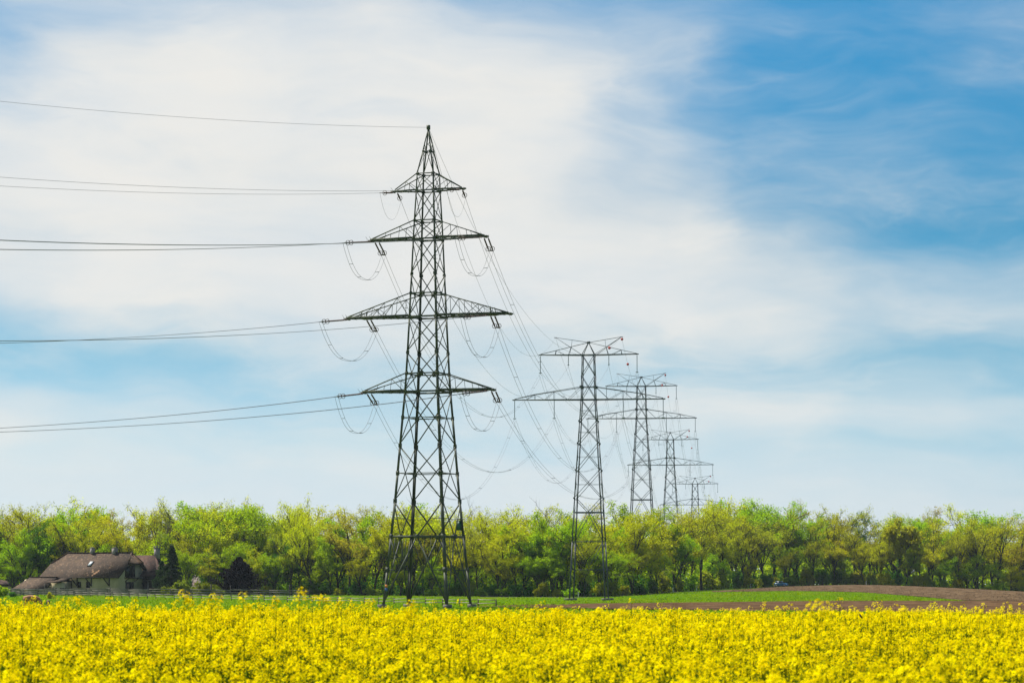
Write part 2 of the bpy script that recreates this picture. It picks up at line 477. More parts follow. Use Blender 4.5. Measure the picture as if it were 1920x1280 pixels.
def patch(name, top, bot, m, off, cols=90, rows=16, px0=None, px1=None, rag=0.0):
    tp = np.array(top, float); bt = np.array(bot, float)
    xs = np.linspace(max(tp[0, 0], bt[0, 0]) if px0 is None else px0, min(tp[-1, 0], bt[-1, 0]) if px1 is None else px1, cols)
    A = np.array([gp(x, np.interp(x, bt[:, 0], bt[:, 1])) for x in xs])
    B = np.array([gp(x, np.interp(x, tp[:, 0], tp[:, 1])) for x in xs])
    # smooth the far edge
    k = np.ones(5) / 5
    for c_ in (0, 1):
        A[2:-2, c_] = np.convolve(A[:, c_], k, 'valid'); B[2:-2, c_] = np.convolve(B[:, c_], k, 'valid')
    B[:, 1] += rng.normal(0, rag, cols)
    A[:, 1] += rng.normal(0, rag * .4, cols)
    pts = []
    for j in range(rows + 1):
        s = j / rows
        P = A * (1 - s) + B * s
        P[:, 2] = tz(P[:, 0], P[:, 1]) + off
        pts.append(P)
    b_ = MB(); n_ = cols
    fs = [(j * n_ + i, j * n_ + i + 1, (j + 1) * n_ + i + 1, (j + 1) * n_ + i) for j in range(rows) for i in range(n_ - 1)]
    b_.add(np.concatenate(pts), fs)
    return tag(b_.build(name, m, smooth=True), kind='structure')
patch('ploughed_field', [(880, 1136.8), (1000, 1133.2), (1100, 1131.3), (1200, 1130.2), (1300, 1129.3), (1450, 1127.3), (1560, 1126.3), (1750, 1126), (2000, 1127)],
      [(880, 1138), (1000, 1139.5), (1200, 1143), (1450, 1145.8), (1700, 1148.5), (2000, 1153)], M['soil'], 0.06, rag=0.8)
patch('stubble_field', [(1335, 1107.6), (1400, 1104.0), (1480, 1098), (1560, 1094), (1660, 1094), (1750, 1098), (1850, 1104), (2000, 1114)],
      [(1335, 1109.6), (1480, 1107.3), (1560, 1108.3), (1620, 1110), (1700, 1116), (1760, 1121), (1800, 1125.3), (2000, 1126.5)], M['stubble'], 0.06, rag=2.0)
# road along the wood
rd = MB(); xs = np.arange(-20, 200, 3.0)
rows_ = []
for o_ in (-15.5, -13.5, -11.5, -9.5):
    yy = edge_y(xs) + o_
    rows_.append(np.stack([xs, yy, tz(xs, yy) + 0.05], -1))
n_ = len(xs)
rd.add(np.concatenate(rows_), [(j * n_ + i, j * n_ + i + 1, (j + 1) * n_ + i + 1, (j + 1) * n_ + i) for j in range(3) for i in range(n_ - 1)])
tag(rd.build('road', M['asphalt'], smooth=True), kind='structure')
# bare earth below the rape
fs_ = MB(); xs = np.linspace(-44, 44, 61); ys = np.linspace(8, 79, 60)
X_, Y_ = np.meshgrid(xs, ys)
n_ = len(xs)
fs_.add(np.stack([X_, Y_, tz(X_, Y_) + 0.03], -1).reshape(-1, 3), [(j * n_ + i, j * n_ + i + 1, (j + 1) * n_ + i + 1, (j + 1) * n_ + i) for j in range(len(ys) - 1) for i in range(n_ - 1)])
tag(fs_.build('field_soil', M['fieldsoil'], smooth=True), kind='structure')

# grass tufts over the meadow and clods on the tilled soil: real relief, too many to count
def strewn(n, x0, x1, ylo, yhi):
    out_ = []
    for x_ in rng.uniform(x0, x1, n):
        lo, hi = ylo(x_), yhi(x_)
        if hi > lo: out_.append(gp(x_, rng.uniform(lo, hi)))
    return np.array(out_)
def cut(tab): return lambda x_: float(np.interp(x_, [t_[0] for t_ in tab], [t_[1] for t_ in tab]))
G = np.concatenate([strewn(7000, -40, 900, lambda x_: 1112, lambda x_: 1146), strewn(2600, 880, 1500, cut([(880, 1121), (1300, 1110), (1500, 1107)]), cut([(880, 1148), (1100, 1131), (1500, 1127)])),
                    strewn(1500, 1480, 1800, cut([(1480, 1108), (1620, 1110.5), (1800, 1126)]), lambda x_: 1126.5), strewn(1800, 880, 1800, cut([(880, 1136), (1200, 1143), (1800, 1149)]), lambda x_: 1153)])
nG = len(G)
B = np.repeat(G, 3, axis=0); nb = len(B)
B = B + np.stack([rng.normal(0, .12, nb), rng.normal(0, .12, nb), np.full(nb, -.02)], -1)
ang_ = rng.uniform(0, 6.28, nb); hh_ = rng.uniform(.06, .22, nb) ; ww_ = rng.uniform(.05, .16, nb)
sx_ = np.stack([np.cos(ang_) * ww_, np.sin(ang_) * ww_, np.zeros(nb)], -1)
lean_ = np.stack([rng.normal(0, .08, nb), rng.normal(0, .08, nb), hh_], -1)
tuft = MB(); tuft.quads(np.stack([B - sx_, B + sx_, B + sx_ * .35 + lean_, B - sx_ * .35 + lean_], 1))
M['tuft'] = leaf_mat('grass_blades', (0.13, 0.25, 0.003), (0.24, 0.33, 0.006), .5)
tag(tuft.build('grass', M['tuft']), 'short uneven grass tufts on the meadow', 'grass', kind='stuff')
def clods(name, P_, lo, hi, m, label):
    b_ = MB(); n_ = len(P_)
    s_ = rng.uniform(lo, hi, (n_, 1)); tp = P_ + np.stack([rng.normal(0, .05, n_), rng.normal(0, .05, n_), s_[:, 0] * .75], -1)
    a0 = rng.uniform(0, 6.28, n_)
    cr_ = [P_ + np.stack([np.cos(a0 + k * 1.5708), np.sin(a0 + k * 1.5708), np.full(n_, -.05)], -1) * s_ * rng.uniform(.6, 1.2, (n_, 1)) for k in range(4)]
    for k in range(4): b_.quads(np.stack([cr_[k], cr_[(k + 1) % 4], tp, tp], 1)[:, :4] * 1.0)
    tag(b_.build(name, m), label, 'soil clods', kind='stuff')
clods('clods', strewn(5200, 1370, 1990, cut([(1370, 1105.5), (1480, 1099.5), (1660, 1099), (1850, 1108), (2000, 1118)]), cut([(1370, 1108.5), (1480, 1107), (1620, 1110), (1800, 1125), (2000, 1127)])), .07, .22, M['stubble'], 'rough earth clods on the pale brown field below the wood')
clods('clods', strewn(4200, 930, 1990, cut([(930, 1136.5), (1100, 1132), (1300, 1130), (1560, 1127), (2000, 1128)]), cut([(930, 1138), (1200, 1142), (1450, 1145), (2000, 1151)])), .05, .14, M['soil'], 'small crumbly clods on the dark brown ploughed strip')

# ================================================================== BIG PYLON
TH = R(19.5)
T1 = np.array([-9.6, 340.0, 0.0]); T1[2] = float(tz(T1[0], T1[1])) + 0.02
PXM = 340 / F
def h1(y): return (1138.0 - y) * PXM
# half-widths of the shaft (distance of a face from the axis) against height
SH = sorted([(h1(y), wpx / 2 / 1.277 * PXM) for y, wpx in
             [(1138, 166), (1068, 152), (1006, 138), (940, 124), (888, 115), (836, 106), (784, 97), (735, 88), (701, 83.5), (661, 79),
              (594, 72), (550, 68), (513, 64), (447, 58), (412, 54), (355, 47), (323, 44), (280, 23), (236, 2.5)]])
def s1(z): return float(np.interp(z, [a for a, b in SH], [b for a, b in SH]))
pylon = empty('lattice_pylon', T1, -TH)
tag(pylon, 'tall dark lattice pylon with pointed top and four tiers of crossarms', 'pylon', 'lattice pylons of the power line')
LV = [h1(y) for y in (1138, 1006, 940, 836, 735, 661, 594, 513, 447, 412, 355, 323, 280, 236)]
CORN = [(-1, -1), (1, -1), (1, 1), (-1, 1)]
def c1(i, z):
    s = s1(z); return np.array([CORN[i][0] * s, CORN[i][1] * s, z])
zz_ = [h1(y) for y in (1138, 1068, 1006, 940, 888, 836, 784, 735, 701, 661, 594, 550, 513, 447, 412, 355, 323, 280, 236)]
for i in range(4):
    lb = MB()
    a = np.array([-CORN[i][0], 0, 0.0]); b = np.array([0, -CORN[i][1], 0.0])
    for z0, z1 in zip(zz_[:-1], zz_[1:]):
        wd = np.interp((z0 + z1) / 2, [0, 12, 24, 42, 55], [0.31, 0.29, 0.25, 0.175, 0.12])
        lb.angle(c1(i, z0), c1(i, z1), wd, 0.035, a, b)
        # gusset plates
        if z1 < 53:
            pl = np.interp(z1, [0, 20, 55], [0.52, 0.40, 0.22])
            lb.box(c1(i, z1) + a * .16 + np.array([0, -CORN[i][1] * -.012 * 0, 0]) + np.array([0, CORN[i][1] * .02, 0]), (pl, .03, pl * 1.15))
            lb.box(c1(i, z1) + b * .16 + np.array([CORN[i][0] * .02, 0, 0]), (.03, pl, pl * 1.15))
    lb.build('leg', M['steel'], pylon)
    fb = MB()
    ft = c1(i, 0)
    fb.box(ft + np.array([0, 0, 0.12]), (.8, .8, 0.55)); fb.box(ft + np.array([0, 0, -0.35]), (1.3, 1.3, 0.66))
    fb.build('foundation_block', M['concrete'], pylon)
br = MB()
def face(i): return i, (i + 1) % 4
def fn(i):   # outward normal of face i
    return [np.array([0, -1.0, 0]), np.array([1.0, 0, 0]), np.array([0, 1.0, 0]), np.array([-1.0, 0, 0])][i]
def xpanel(z0, z1, wd, off=0.05):
    wd = wd * .82
    for i in range(4):
        a, b = face(i); n_ = fn(i)
        br.beam(c1(a, z0) + n_ * off, c1(b, z1) + n_ * off, wd, .05, up=n_)
        br.beam(c1(b, z0) - n_ * off, c1(a, z1) - n_ * off, wd, .05, up=n_)
def ringbar(z, wd):
    for i in range(4):
        a, b = face(i)
        br.beam(c1(a, z), c1(b, z), .06, wd)
for y0, y1, wd in [(940, 836, .15), (836, 735, .15), (735, 661, .14), (661, 594, .13), (594, 513, .13), (513, 447, .12), (447, 412, .11), (412, 355, .11), (355, 323, .09)]:
    xpanel(h1(y0), h1(y1), wd)
for y_, wd in [(1006, .19), (735, .2), (701, .15), (594, .2), (550, .15), (447, .18), (412, .14), (355, .15), (323, .12), (280, .08)]:
    ringbar(h1(y_), wd)
for y_ in (784, 888):                        # thin square diaphragms inside the shaft
    z = h1(y_)
    mid = [(c1(face(i)[0], z) + c1(face(i)[1], z)) / 2 for i in range(4)]
    for i in range(4):
        br.beam(mid[i], mid[(i + 1) % 4], .07, .07)
        br.beam(c1(i, z), mid[i], .07, .07); br.beam(c1(i, z), mid[(i + 3) % 4], .07, .07)
# the bottom panel: X from the 940 node through the 1006 ring down to the feet, with redundant members
z0, zr, zt = h1(1133), h1(1006), h1(940); zm = h1(1068)
for i in range(4):
    a, b = face(i); n_ = fn(i)
    mid = (c1(a, zr) + c1(b, zr)) / 2
    for k in (a, b):
        br.beam(c1(k, zt), mid, .16, .06, up=n_); br.beam(mid, c1(k, z0), .17, .06, up=n_)
        q = mid + (c1(k, z0) - mid) * ((zr - zm) / (zr - z0))
        br.beam(c1(k, zm), q, .10, .05, up=n_)
        br.beam(c1(k, zr), q, .09, .05, up=n_)
        up_ = c1(k, zr) + ((mid - c1(k, zr)) * .5)
        br.beam(q, up_, .07, .05, up=n_)
        q2 = (c1(k, zt) + mid) / 2
        br.beam(c1(k, (zt + zr) / 2), q2, .07, .05, up=n_)
    br.box(mid, (.5, .5, .45))
# plates where the panels cross on the ring bars
for y_ in (701, 550):
    for i in range(4):
        a, b = face(i); P = (c1(a, h1(y_)) + c1(b, h1(y_))) / 2
        br.box(P, (.06 if i % 2 else .42, .42 if i % 2 else .06, .45))
# peak
for i in range(4):
    a, b = face(i)
    br.beam(c1(a, h1(323)), (c1(a, h1(280)) + c1(b, h1(280))) / 2, .07, .05)
    br.beam(c1(b, h1(323)), (c1(a, h1(280)) + c1(b, h1(280))) / 2, .07, .05)
    br.beam(c1(a, h1(280)), c1(b, h1(262)), .06, .05)
br.box((0, 0, h1(234)), (.34, .34, .5))
# climbing rungs on one leg
for z in np.arange(4, 44, .45):
    p_ = c1(1, z); br.beam(p_, p_ + np.array([.28, 0, 0]), .035, .035)
br.build('bracing', M['steel'], pylon)
pb = MB(); p_ = c1(2, h1(985)); pb.box(p_ + np.array([-.5, -.1, 0]), (.55, .3, 1.0)); pb.box(p_ + np.array([-.5, -.1, .55]), (.62, .36, .08))
M['greenbox'] = mat('green_box_paint', (0.02, 0.10, 0.06), 0.5, 0.4, var=0.1)
pb.build('cabinet', M['greenbox'], pylon)
pp = MB(); p_ = c1(1, h1(1103)); 
sg = MB(); sg.box(c1(0, h1(1101)) + np.array([.3, -.07, .2]), (.32, .03, .3), 0); sg.box(c1(0, h1(1101)) + np.array([.3, -.07, -.2]), (.32, .03, .34), 1)
M['orange'] = mat('orange_plate', (0.75, 0.28, 0.03), 0.5, 0.3, var=0.1); M['blue'] = mat('blue_plate', (0.05, 0.12, 0.35), 0.5, 0.3, var=0.1)
sg.build('number_plate', [M['orange'], M['blue']], pylon)

ca, sa = math.cos(TH), math.sin(TH)
def to_local(v):     # world direction -> pylon's own axes (the Empty is turned by -TH)
    return np.array([v[0] * ca - v[1] * sa, v[0] * sa + v[1] * ca, v[2]])
def to_world(p):
    return np.array([p[0] * ca + p[1] * sa + T1[0], -p[0] * sa + p[1] * ca + T1[1], p[2] + T1[2]])
DL = np.array([-0.5446, -0.8387, 0.0]); DL /= np.linalg.norm(DL)
T2 = np.array([14.6, 567.0, 0.0])
DB = T2 - T1; DB[2] = 0; DB /= np.linalg.norm(DB)
ARMS = [  # y bottom chord, y top ring, tip half-span m, left attach (L,B), right attach (L,B), twin, jumper drop, words
    (355, 323, 4.25, (4.1, 3.9), (4.1, 4.1), False, 2.6, 'topmost'),
    (447, 412, 6.95, (6.9, 6.5), (6.7, 6.9), True, 3.5, 'second'),
    (594, 550, 9.9, (9.8, 7.5), (7.4, 7.7), True, 3.9, 'widest'),
    (735, 701, 7.85, (7.8, 7.4), (7.3, 7.8), True, 3.7, 'lowest')]
STR_L = 4.7
ENDS = {}            # (arm, side, 'L'/'B') -> world end point of the strings, where the cable starts
def insulator(mb, p, q, r=.12, n=16):
    p = np.array(p, float); q = np.array(q, float)
    d = (q - p); ts = np.linspace(0, 1, 2 * n + 1)
    mb.tube([p + d * t for t in ts], [r if (k % 2) else r * .35 for k in range(len(ts))], 7)
for ai, (yb, yt, tip, attL, attR, twin, drop, word) in enumerate(ARMS):
    zb, zt = h1(yb), h1(yt)
    for side in (-1, 1):
        am = MB()
        sb, st_ = s1(zb), s1(zt)
        tipw = .55 if twin else .3
        bt = [np.array([side * tip, k * tipw, zb + .05]) for k in (-1, 1)]
        bb = [np.array([side * sb, k * sb, zb]) for k in (-1, 1)]
        tb = [np.array([side * st_, k * st_, zt]) for k in (-1, 1)]
        tt = [np.array([side * (tip - .25), k * tipw * .9, zb + .28]) for k in (-1, 1)]
        for k in (0, 1):
            am.angle(bb[k], bt[k], .24 if twin else .16, .03, np.array([0, 0, 1.0]), np.array([0, -(2 * k - 1), 0.0]))
            am.beam(tb[k], tt[k], .13 if twin else .09, .10)
        nseg = {0: 2, 1: 3, 2: 5, 3: 3}[ai]
        for j in range(1, nseg):
            t = j / nseg
            for k in (0, 1):
                pb_ = bb[k] * (1 - t) + bt[k] * t; pt_ = tb[k] * (1 - t) + tt[k] * t
                am.beam(pb_, pt_, .045, .045)
                t2 = (j - 1) / nseg if j % 2 else (j + 1) / nseg
                t3 = (j + 1) / nseg if j % 2 else (j - 1) / nseg
                am.beam(pt_, bb[k] * (1 - t2) + bt[k] * t2, .075, .05)
                if t3 < .99 and nseg > 3 and j % 2: am.beam(pt_, bb[k] * (1 - t3) + bt[k] * t3, .075, .05)
        # lacing between the two bottom chords
        nl = nseg * 2
        for j in range(nl):
            t, t2 = j / nl, (j + 1) / nl
            am.beam(bb[j % 2] * (1 - t) + bt[j % 2] * t, bb[1 - j % 2] * (1 - t2) + bt[1 - j % 2] * t2, .09, .06)
            am.beam(bb[0] * (1 - t2) + bt[0] * t2, bb[1] * (1 - t2) + bt[1] * t2, .07, .06)
        am.beam(bt[0], bt[1], .2, .2)
        am.box(np.array([side * (tip + .1), 0, zb + .1]), (.45, tipw * 1.4, .16))
        if ai == 2:
            am.box(np.array([side * 7.6, 0, zb + .12]), (1.1, 1.5, .3))
            for k in (0, 1): am.beam(bb[k] * .23 + bt[k] * .77, tb[k] * .23 + tt[k] * .77 + np.array([0, 0, .1]), .12, .1)
        arm = am.build('crossarm', M['steel'], pylon)
        # strain strings, rings, jumpers
        att = attL if side < 0 else attR
        sep_ = .24 if twin else 0
        ends = {}
        for key, dw, xa in (('L', DL, att[0]), ('B', DB, att[1])):
            d = to_local(dw)
            slope = -.12 if key == 'L' else -.19
            perp = np.array([-d[1], d[0], 0])
            yy_ = (-1 if key == 'L' else 1) * tipw * .8
            e_ = []
            for sgn in ((-1, 1) if twin else (0,)):
                p0 = np.array([side * xa, yy_, zb - .05]) + perp * sep_ * sgn
                dd = np.array([d[0], d[1], slope]); dd /= np.linalg.norm(dd); SLN = STR_L if twin else 2.4
                ins = MB()
                ins.beam(p0, p0 + dd * .35, .06, .06)
                insulator(ins, p0 + dd * .35, p0 + dd * (SLN - .3), .10)
                ins.beam(p0 + dd * (SLN - .3), p0 + dd * (SLN + .5), .07, .07)
                ins.ring(p0 + dd * (SLN - .5), dd, .27, .035)
                # arcing horn
                q_ = p0 + dd * .4
                ins.tube([q_, q_ + np.array([0, 0, .35]), q_ + dd * .3 + np.array([0, 0, .6])], .02, 4)
                ins.build('insulator_string', M['glass_ins'], arm)
                e_.append(p0 + dd * (SLN + .45))
            if twin:
                yk = MB(); yk.box((e_[0] + e_[1]) / 2 - dd * .3, (.2, .2, .16)); yk.beam(e_[0] - dd * .3, e_[1] - dd * .3, .12, .1)
                yk.build('yoke_plate', M['steel'], arm)
            ends[key] = e_
            ENDS[(ai, side, key)] = to_world(sum(e_) / len(e_))
        jm = MB()
        for k in range(len(ends['L'])):
            A_, B_ = ends['L'][k], ends['B'][-1 - k] if twin else ends['B'][k]
            ts = np.linspace(0, 1, 25)
            zt_ = -drop * (1 - np.abs(2 * ts - 1) ** 2.4)
            pts = A_[None] * (1 - ts[:, None]) + B_[None] * ts[:, None]; pts[:, 2] += zt_
            jm.tube(pts, .019 if twin else .013, 5)
            if twin:
                if k == 0: first_ = pts
                else:
                    for q_ in (4, 9, 15, 20): jm.beam(first_[q_], pts[q_], .05, .05)
        jm.build('jumper_loop', M['wire'], arm)

# ================================================================== HORNED PYLONS
HB_H = [0, 5.9, 11.2, 16.7, 19.4, 24.7, 29.8, 34.0, 38.1, 40.5, 42.6, 46.6]
def s2(z, ext=0.0):
    return float(np.interp(z, [-12, 0, 16.7, 24.7, 38.1, 46.6], [4.4, 3.5, 2.7, 2.24, 1.39, 1.18]))
ANG2 = math.atan2(T2[0] - T1[0], T2[1] - T1[1]) + R(1.5)
def horned_pylon(loc, ext, label):
    root = empty('lattice_pylon', loc, -ANG2)
    tag(root, label, 'pylon', 'lattice pylons of the power line')
    def c(i, z):
        s = s2(z); return np.array([CORN[i][0] * s, CORN[i][1] * s, z + ext])
    lv = [-ext] + HB_H[(1 if ext >= 0 else 2):]
    for i in range(4):
        b_ = MB()
        for z0, z1 in zip(lv[:-1], lv[1:]):
            b_.angle(c(i, z0), c(i, z1), np.interp(z0, [0, 40], [.26, .17]), .03, np.array([-CORN[i][0], 0, 0.]), np.array([0, -CORN[i][1], 0.]))
        for z in (40.5,):
            b_.box(c(i, z), (.5, .5, .55))
        for z in (29.8, 34.0, 24.7, 19.4): b_.box(c(i, z), (.3, .3, .35))
        b_.build('leg', M['galv'], root)
        fb = MB(); fb.box(c(i, -ext) + np.array([0, 0, .15]), (1.5, 1.5, .5)); fb.box(c(i, -ext) + np.array([0, 0, -.5]), (2, 2, .9))
        fb.build('foundation_block', M['concrete'], root)
    b_ = MB()
    def X(z0, z1, wd=.10):
        for i in range(4):
            a, k = face(i); n_ = fn(i)
            b_.beam(c(a, z0) + n_ * .04, c(k, z1) + n_ * .04, wd, .045, up=n_); b_.beam(c(k, z0) - n_ * .04, c(a, z1) - n_ * .04, wd, .045, up=n_)
    for z0, z1 in ((42.6, 46.6), (38.1, 42.6), (34.0, 38.1), (29.8, 34.0), (24.7, 29.8), (19.4, 24.7)): X(z0, z1)
    for z, wd in ((46.6, .18), (40.5, .14), (38.1, .18), (16.7, .2), (11.2, .09), (5.9, .09), (36.0, .05), (31.9, .05), (27.2, .05), (22.0, .05)):
        for i in range(4):
            a, k = face(i); b_.beam(c(a, z), c(k, z), .06, wd)
    zf = max(-ext, 0.3) if ext < 0 else .3
    for i in range(4):
        a, k = face(i); n_ = fn(i)
        mid = (c(a, 16.7) + c(k, 16.7)) / 2
        for e in (a, k):
            b_.beam(c(e, 19.4), mid, .11, .05, up=n_)
            b_.beam(mid, c(e, 11.2), .11, .05, up=n_)
            b_.beam(c(e, 11.2), (c(a, 5.9) + c(k, 5.9)) / 2, .08, .05, up=n_)
            if ext >= 0: b_.beam((c(a, 5.9) + c(k, 5.9)) / 2, c(e, .2), .08, .05, up=n_)
    # the pointed head above the upper arm
    pk = np.array([0, 0, 49.0 + ext])
    for i in range(4): b_.beam(c(i, 46.6), pk + np.array([0, CORN[i][1] * .12, 0]), .11, .09)
    b_.box(pk, (.6, .5, .4))
    b_.build('bracing', M['galv'], root)
    pts = {}
    for side in (-1, 1):
        # horn: from the peak out to the tip and back to the shaft corner
        hb = MB(); tip = np.array([side * 6.3, 0, 50.0 + ext])
        for k in (-1, 1):
            o_ = np.array([0, k * .12, 0])
            hb.beam(pk + o_, tip + o_ * .4, .10, .08)
            hb.beam(np.array([side * 1.18, k * 1.18, 46.6 + ext]), tip + o_ * .4, .10, .08)
        hb.beam(np.array([side * 3.3, 0, 48.2 + ext]), np.array([side * 3.15, 0, 49.5 + ext]), .06, .06)
        hb.beam(tip + np.array([-side * .2, 0, 0]), tip + np.array([side * .3, 0, 0]), .16, .12)
        hb.build('horn', M['galv'], root)
        pts[('horn', side)] = tip
        # upper arm
        ua = MB(); t_ = np.array([side * 9.4, 0, 46.7 + ext])
        for k in (-1, 1):
            o_ = np.array([0, k * .2, 0])
            ua.beam(np.array([side * 1.18, k * 1.18, 46.6 + ext]), t_ + o_, .16, .16)
            ua.beam(pk + o_ * .6, t_ + o_ + np.array([-side * .2, 0, .12]), .10, .08)
            for x_, xt in ((3.8, 3.3), (6.4, 6.2)):
                tt_ = x_ / 9.4
                ua.beam(np.array([side * x_, k * (1.18 * (1 - tt_) + .2 * tt_), 46.6 + ext]), np.array([side * xt, k * .2, 49.0 - (49.0 - 46.8) * xt / 9.4 + ext]), .07, .06)
            ua.beam(np.array([side * 4.3, k * .8, 46.6 + ext]), np.array([side * 6.2, k * .2, 47.5 + ext]), .07, .06)
        ua.beam(t_ + np.array([-side * .4, 0, 0]), t_ + np.array([side * .15, 0, 0]), .45, .2)
        arm = ua.build('upper_crossarm', M['galv'], root)
        for key, x_, ln in (('uo', 9.25, 3.1), ('ui', 3.87, 1.6)):
            im = MB(); p = np.array([side * x_, 0, 46.5 + ext])
            insulator(im, p, p - np.array([0, 0, ln]), .10, 14)
            im.box(p - np.array([0, 0, ln + .15]), (.5 if key == 'uo' else .3, .4, .14)); im.beam(p - np.array([0, 0, ln]), p - np.array([0, 0, ln + .45]), .06, .06)
            im.build('insulator_string', M['glass_grey'], arm)
            pts[(key, side)] = p - np.array([0, 0, ln + .45])
        # lower arm
        la = MB(); t_ = np.array([side * 14.4, 0, 38.15 + ext])
        tops = [(1.39, 40.5), (6.6, 39.7), (10.3, 39.15), (14.2, 38.3)]
        for k in (-1, 1):
            def dep(x_): return k * (1.39 + (.22 - 1.39) * (x_ - 1.39) / (14.4 - 1.39))
            la.beam(np.array([side * 1.39, k * 1.39, 38.1 + ext]), t_ + np.array([0, k * .22, 0]), .17, .17)
            TP = [np.array([side * x_, dep(x_), z_ + ext]) for x_, z_ in tops]
            for a, b in zip(TP[:-1], TP[1:]): la.beam(a, b, .12, .10)
            Bp = lambda x_: np.array([side * x_, dep(x_), 38.1 + ext])
            for a, b in ((Bp(6.6), TP[1]), (Bp(10.3), TP[2]), (Bp(3.9), TP[0]), (Bp(3.9), TP[1]), (Bp(8.4), TP[1]), (Bp(8.4), TP[2]), (Bp(12.1), TP[2])):
                la.beam(a, b, .075, .06)
        for x_ in (3.9, 6.6, 8.4, 10.3, 12.1):
            dd_ = 1.39 + (.22 - 1.39) * (x_ - 1.39) / 13.0
            la.beam(np.array([side * x_, -dd_, 38.1 + ext]), np.array([side * x_, dd_, 38.1 + ext]), .07, .06)
        la.beam(t_ + np.array([-side * .5, 0, 0]), t_ + np.array([side * .2, 0, 0]), .5, .22)
        arm = la.build('lower_crossarm', M['galv'], root)
        for key, x_ in (('lo', 14.2), ('li', 6.6)):
            im = MB(); p = np.array([side * x_, 0, 38.0 + ext])
            insulator(im, p, p - np.array([0, 0, 3.2]), .10, 16)
            im.box(p - np.array([0, 0, 3.4]), (.55, .4, .14)); im.beam(p - np.array([0, 0, 3.2]), p - np.array([0, 0, 3.7]), .06, .06)
            im.build('insulator_string', M['glass_grey'], arm)
            pts[(key, side)] = p - np.array([0, 0, 3.7])
    cc, ss = math.cos(ANG2), math.sin(ANG2)
    return {k: np.array([p[0] * cc + p[1] * ss + loc[0], -p[0] * ss + p[1] * cc + loc[1], p[2] + loc[2]]) for k, p in pts.items()}
HP = []
words = ['first', 'second', 'third', 'fourth']
for (px_, Y_, ytop, lab) in [
        (1104, 567, 665.5, 'horned lattice pylon standing whole on the meadow in front of the wood'),
        (1203, 787, 724, 'horned lattice pylon rising behind the treetops, tallest of those behind the wood'),
        (1257, 1004, 824, 'middle-sized horned lattice pylon beyond the wood, between the tall one and the tiny one'),
        (1303, 1226, 907, 'tiny horned lattice pylon whose lower arm just touches the treetops')]:
    X_ = (px_ - 960) / F * Y_
    ztop = at(px_, ytop, Y_)[2]
    zg = float(tz(X_, Y_))
    ext = ztop - zg - 46.6
    HP.append(horned_pylon((X_, Y_, zg), ext, lab))

# ================================================================== CABLES
def span(p, q, sag, twin, r, label, group, cat='cable', name='power_cable', t0=0.0, t1=1.0, seg=44):
    p = np.array(p, float); q = np.array(q, float)
    ts = np.linspace(t0, t1, seg)
    pts = p[None] * (1 - ts[:, None]) + q[None] * ts[:, None]
    pts[:, 2] -= 4 * sag * ts * (1 - ts)
    d = q - p; d[2] = 0; d /= np.linalg.norm(d)
    perp = np.array([-d[1], d[0], 0])
    mb = MB(); base = pts[0].copy()
    if twin:
        mb.tube(pts - base + perp * .24, r, 4); mb.tube(pts - base - perp * .24, r, 4)
        for k in range(4, seg - 2, 6): mb.beam(pts[k] - base + perp * .24, pts[k] - base - perp * .24, .05, .05)
    else:
        mb.tube(pts - base, r, 4)
    o = mb.build(name, M['wire'], loc=base)
    tag(o, label, cat, group)
    return lambda t: p * (1 - t) + q * t - np.array([0, 0, 4 * sag * t * (1 - t)])
SL = 300.0
sidew = {-1: 'farmhouse-side', 1: 'field-side'}
for ai, arm in enumerate(ARMS):
    for side in (-1, 1):
        e = ENDS[(ai, side, 'L')]
        q = e + DL * SL
        span(e, q, (9.4, 9.9, 10.3, 9.9)[ai], arm[5], .023 if ai else .017, f"thin {'double' if arm[5] else 'single'} cable from the big pylon's {arm[7]} arm, {sidew[side]} end, leaving over the farmhouse",
             'cables leaving the big pylon over the farmhouse', t1=.5, seg=60)
top1 = to_world(np.array([0, 0, h1(234)]))
span(top1, top1 + DL * SL, 9.2, False, .016, 'single earth wire leaving the tip of the big pylon over the farmhouse', 'cables leaving the big pylon over the farmhouse', t1=.5, seg=60)
MAP = {0: 'ui', 1: 'uo', 2: 'li', 3: 'lo'}
for ai, arm in enumerate(ARMS):
    for side in (-1, 1):
        span(ENDS[(ai, side, 'B')], HP[0][(MAP[ai], side)], 13.0, arm[5], .019,
             f"slack {'double' if arm[5] else 'single'} cable from the big pylon's {arm[7]} arm, {sidew[side]} end, to the whole horned pylon",
             'cables between the big pylon and the horned pylon')
marks = []
for side in (-1, 1):
    fnc = span(top1, HP[0][('horn', side)], 12.3, False, .017, f'thin earth wire from the big pylon tip to the whole horned pylon, {sidew[side]} horn',
               'cables between the big pylon and the horned pylon')
    if side == 1: marks += [fnc(.90)]
SP = [('whole', 'tall treetop'), ('tall treetop', 'middle-sized'), ('middle-sized', 'tiny')]
KW = {'ui': 'short inner string', 'uo': 'upper arm tip', 'lo': 'lower arm tip', 'li': 'lower arm middle'}
for i in range(3):
    for side in (-1, 1):
        for key in ('ui', 'uo', 'lo', 'li'):
            span(HP[i][(key, side)], HP[i + 1][(key, side)], 12.6, key != 'ui', .019,
                 f'{KW[key]} cable, {sidew[side]}, from the {SP[i][0]} to the {SP[i][1]} horned pylon', f'cables between the {SP[i][0]} and {SP[i][1]} horned pylons')
        fnc = span(HP[i][('horn', side)], HP[i + 1][('horn', side)], 11.5, False, .017,
                   f'earth wire between {sidew[side]} horns of the {SP[i][0]} and {SP[i][1]} pylons', f'cables between the {SP[i][0]} and {SP[i][1]} horned pylons')
        if side == 1: marks += [fnc(.008), fnc(.107), fnc(.91)]
marks += [HP[3][('horn', 1)] + np.array([.1, .4, -.3])]
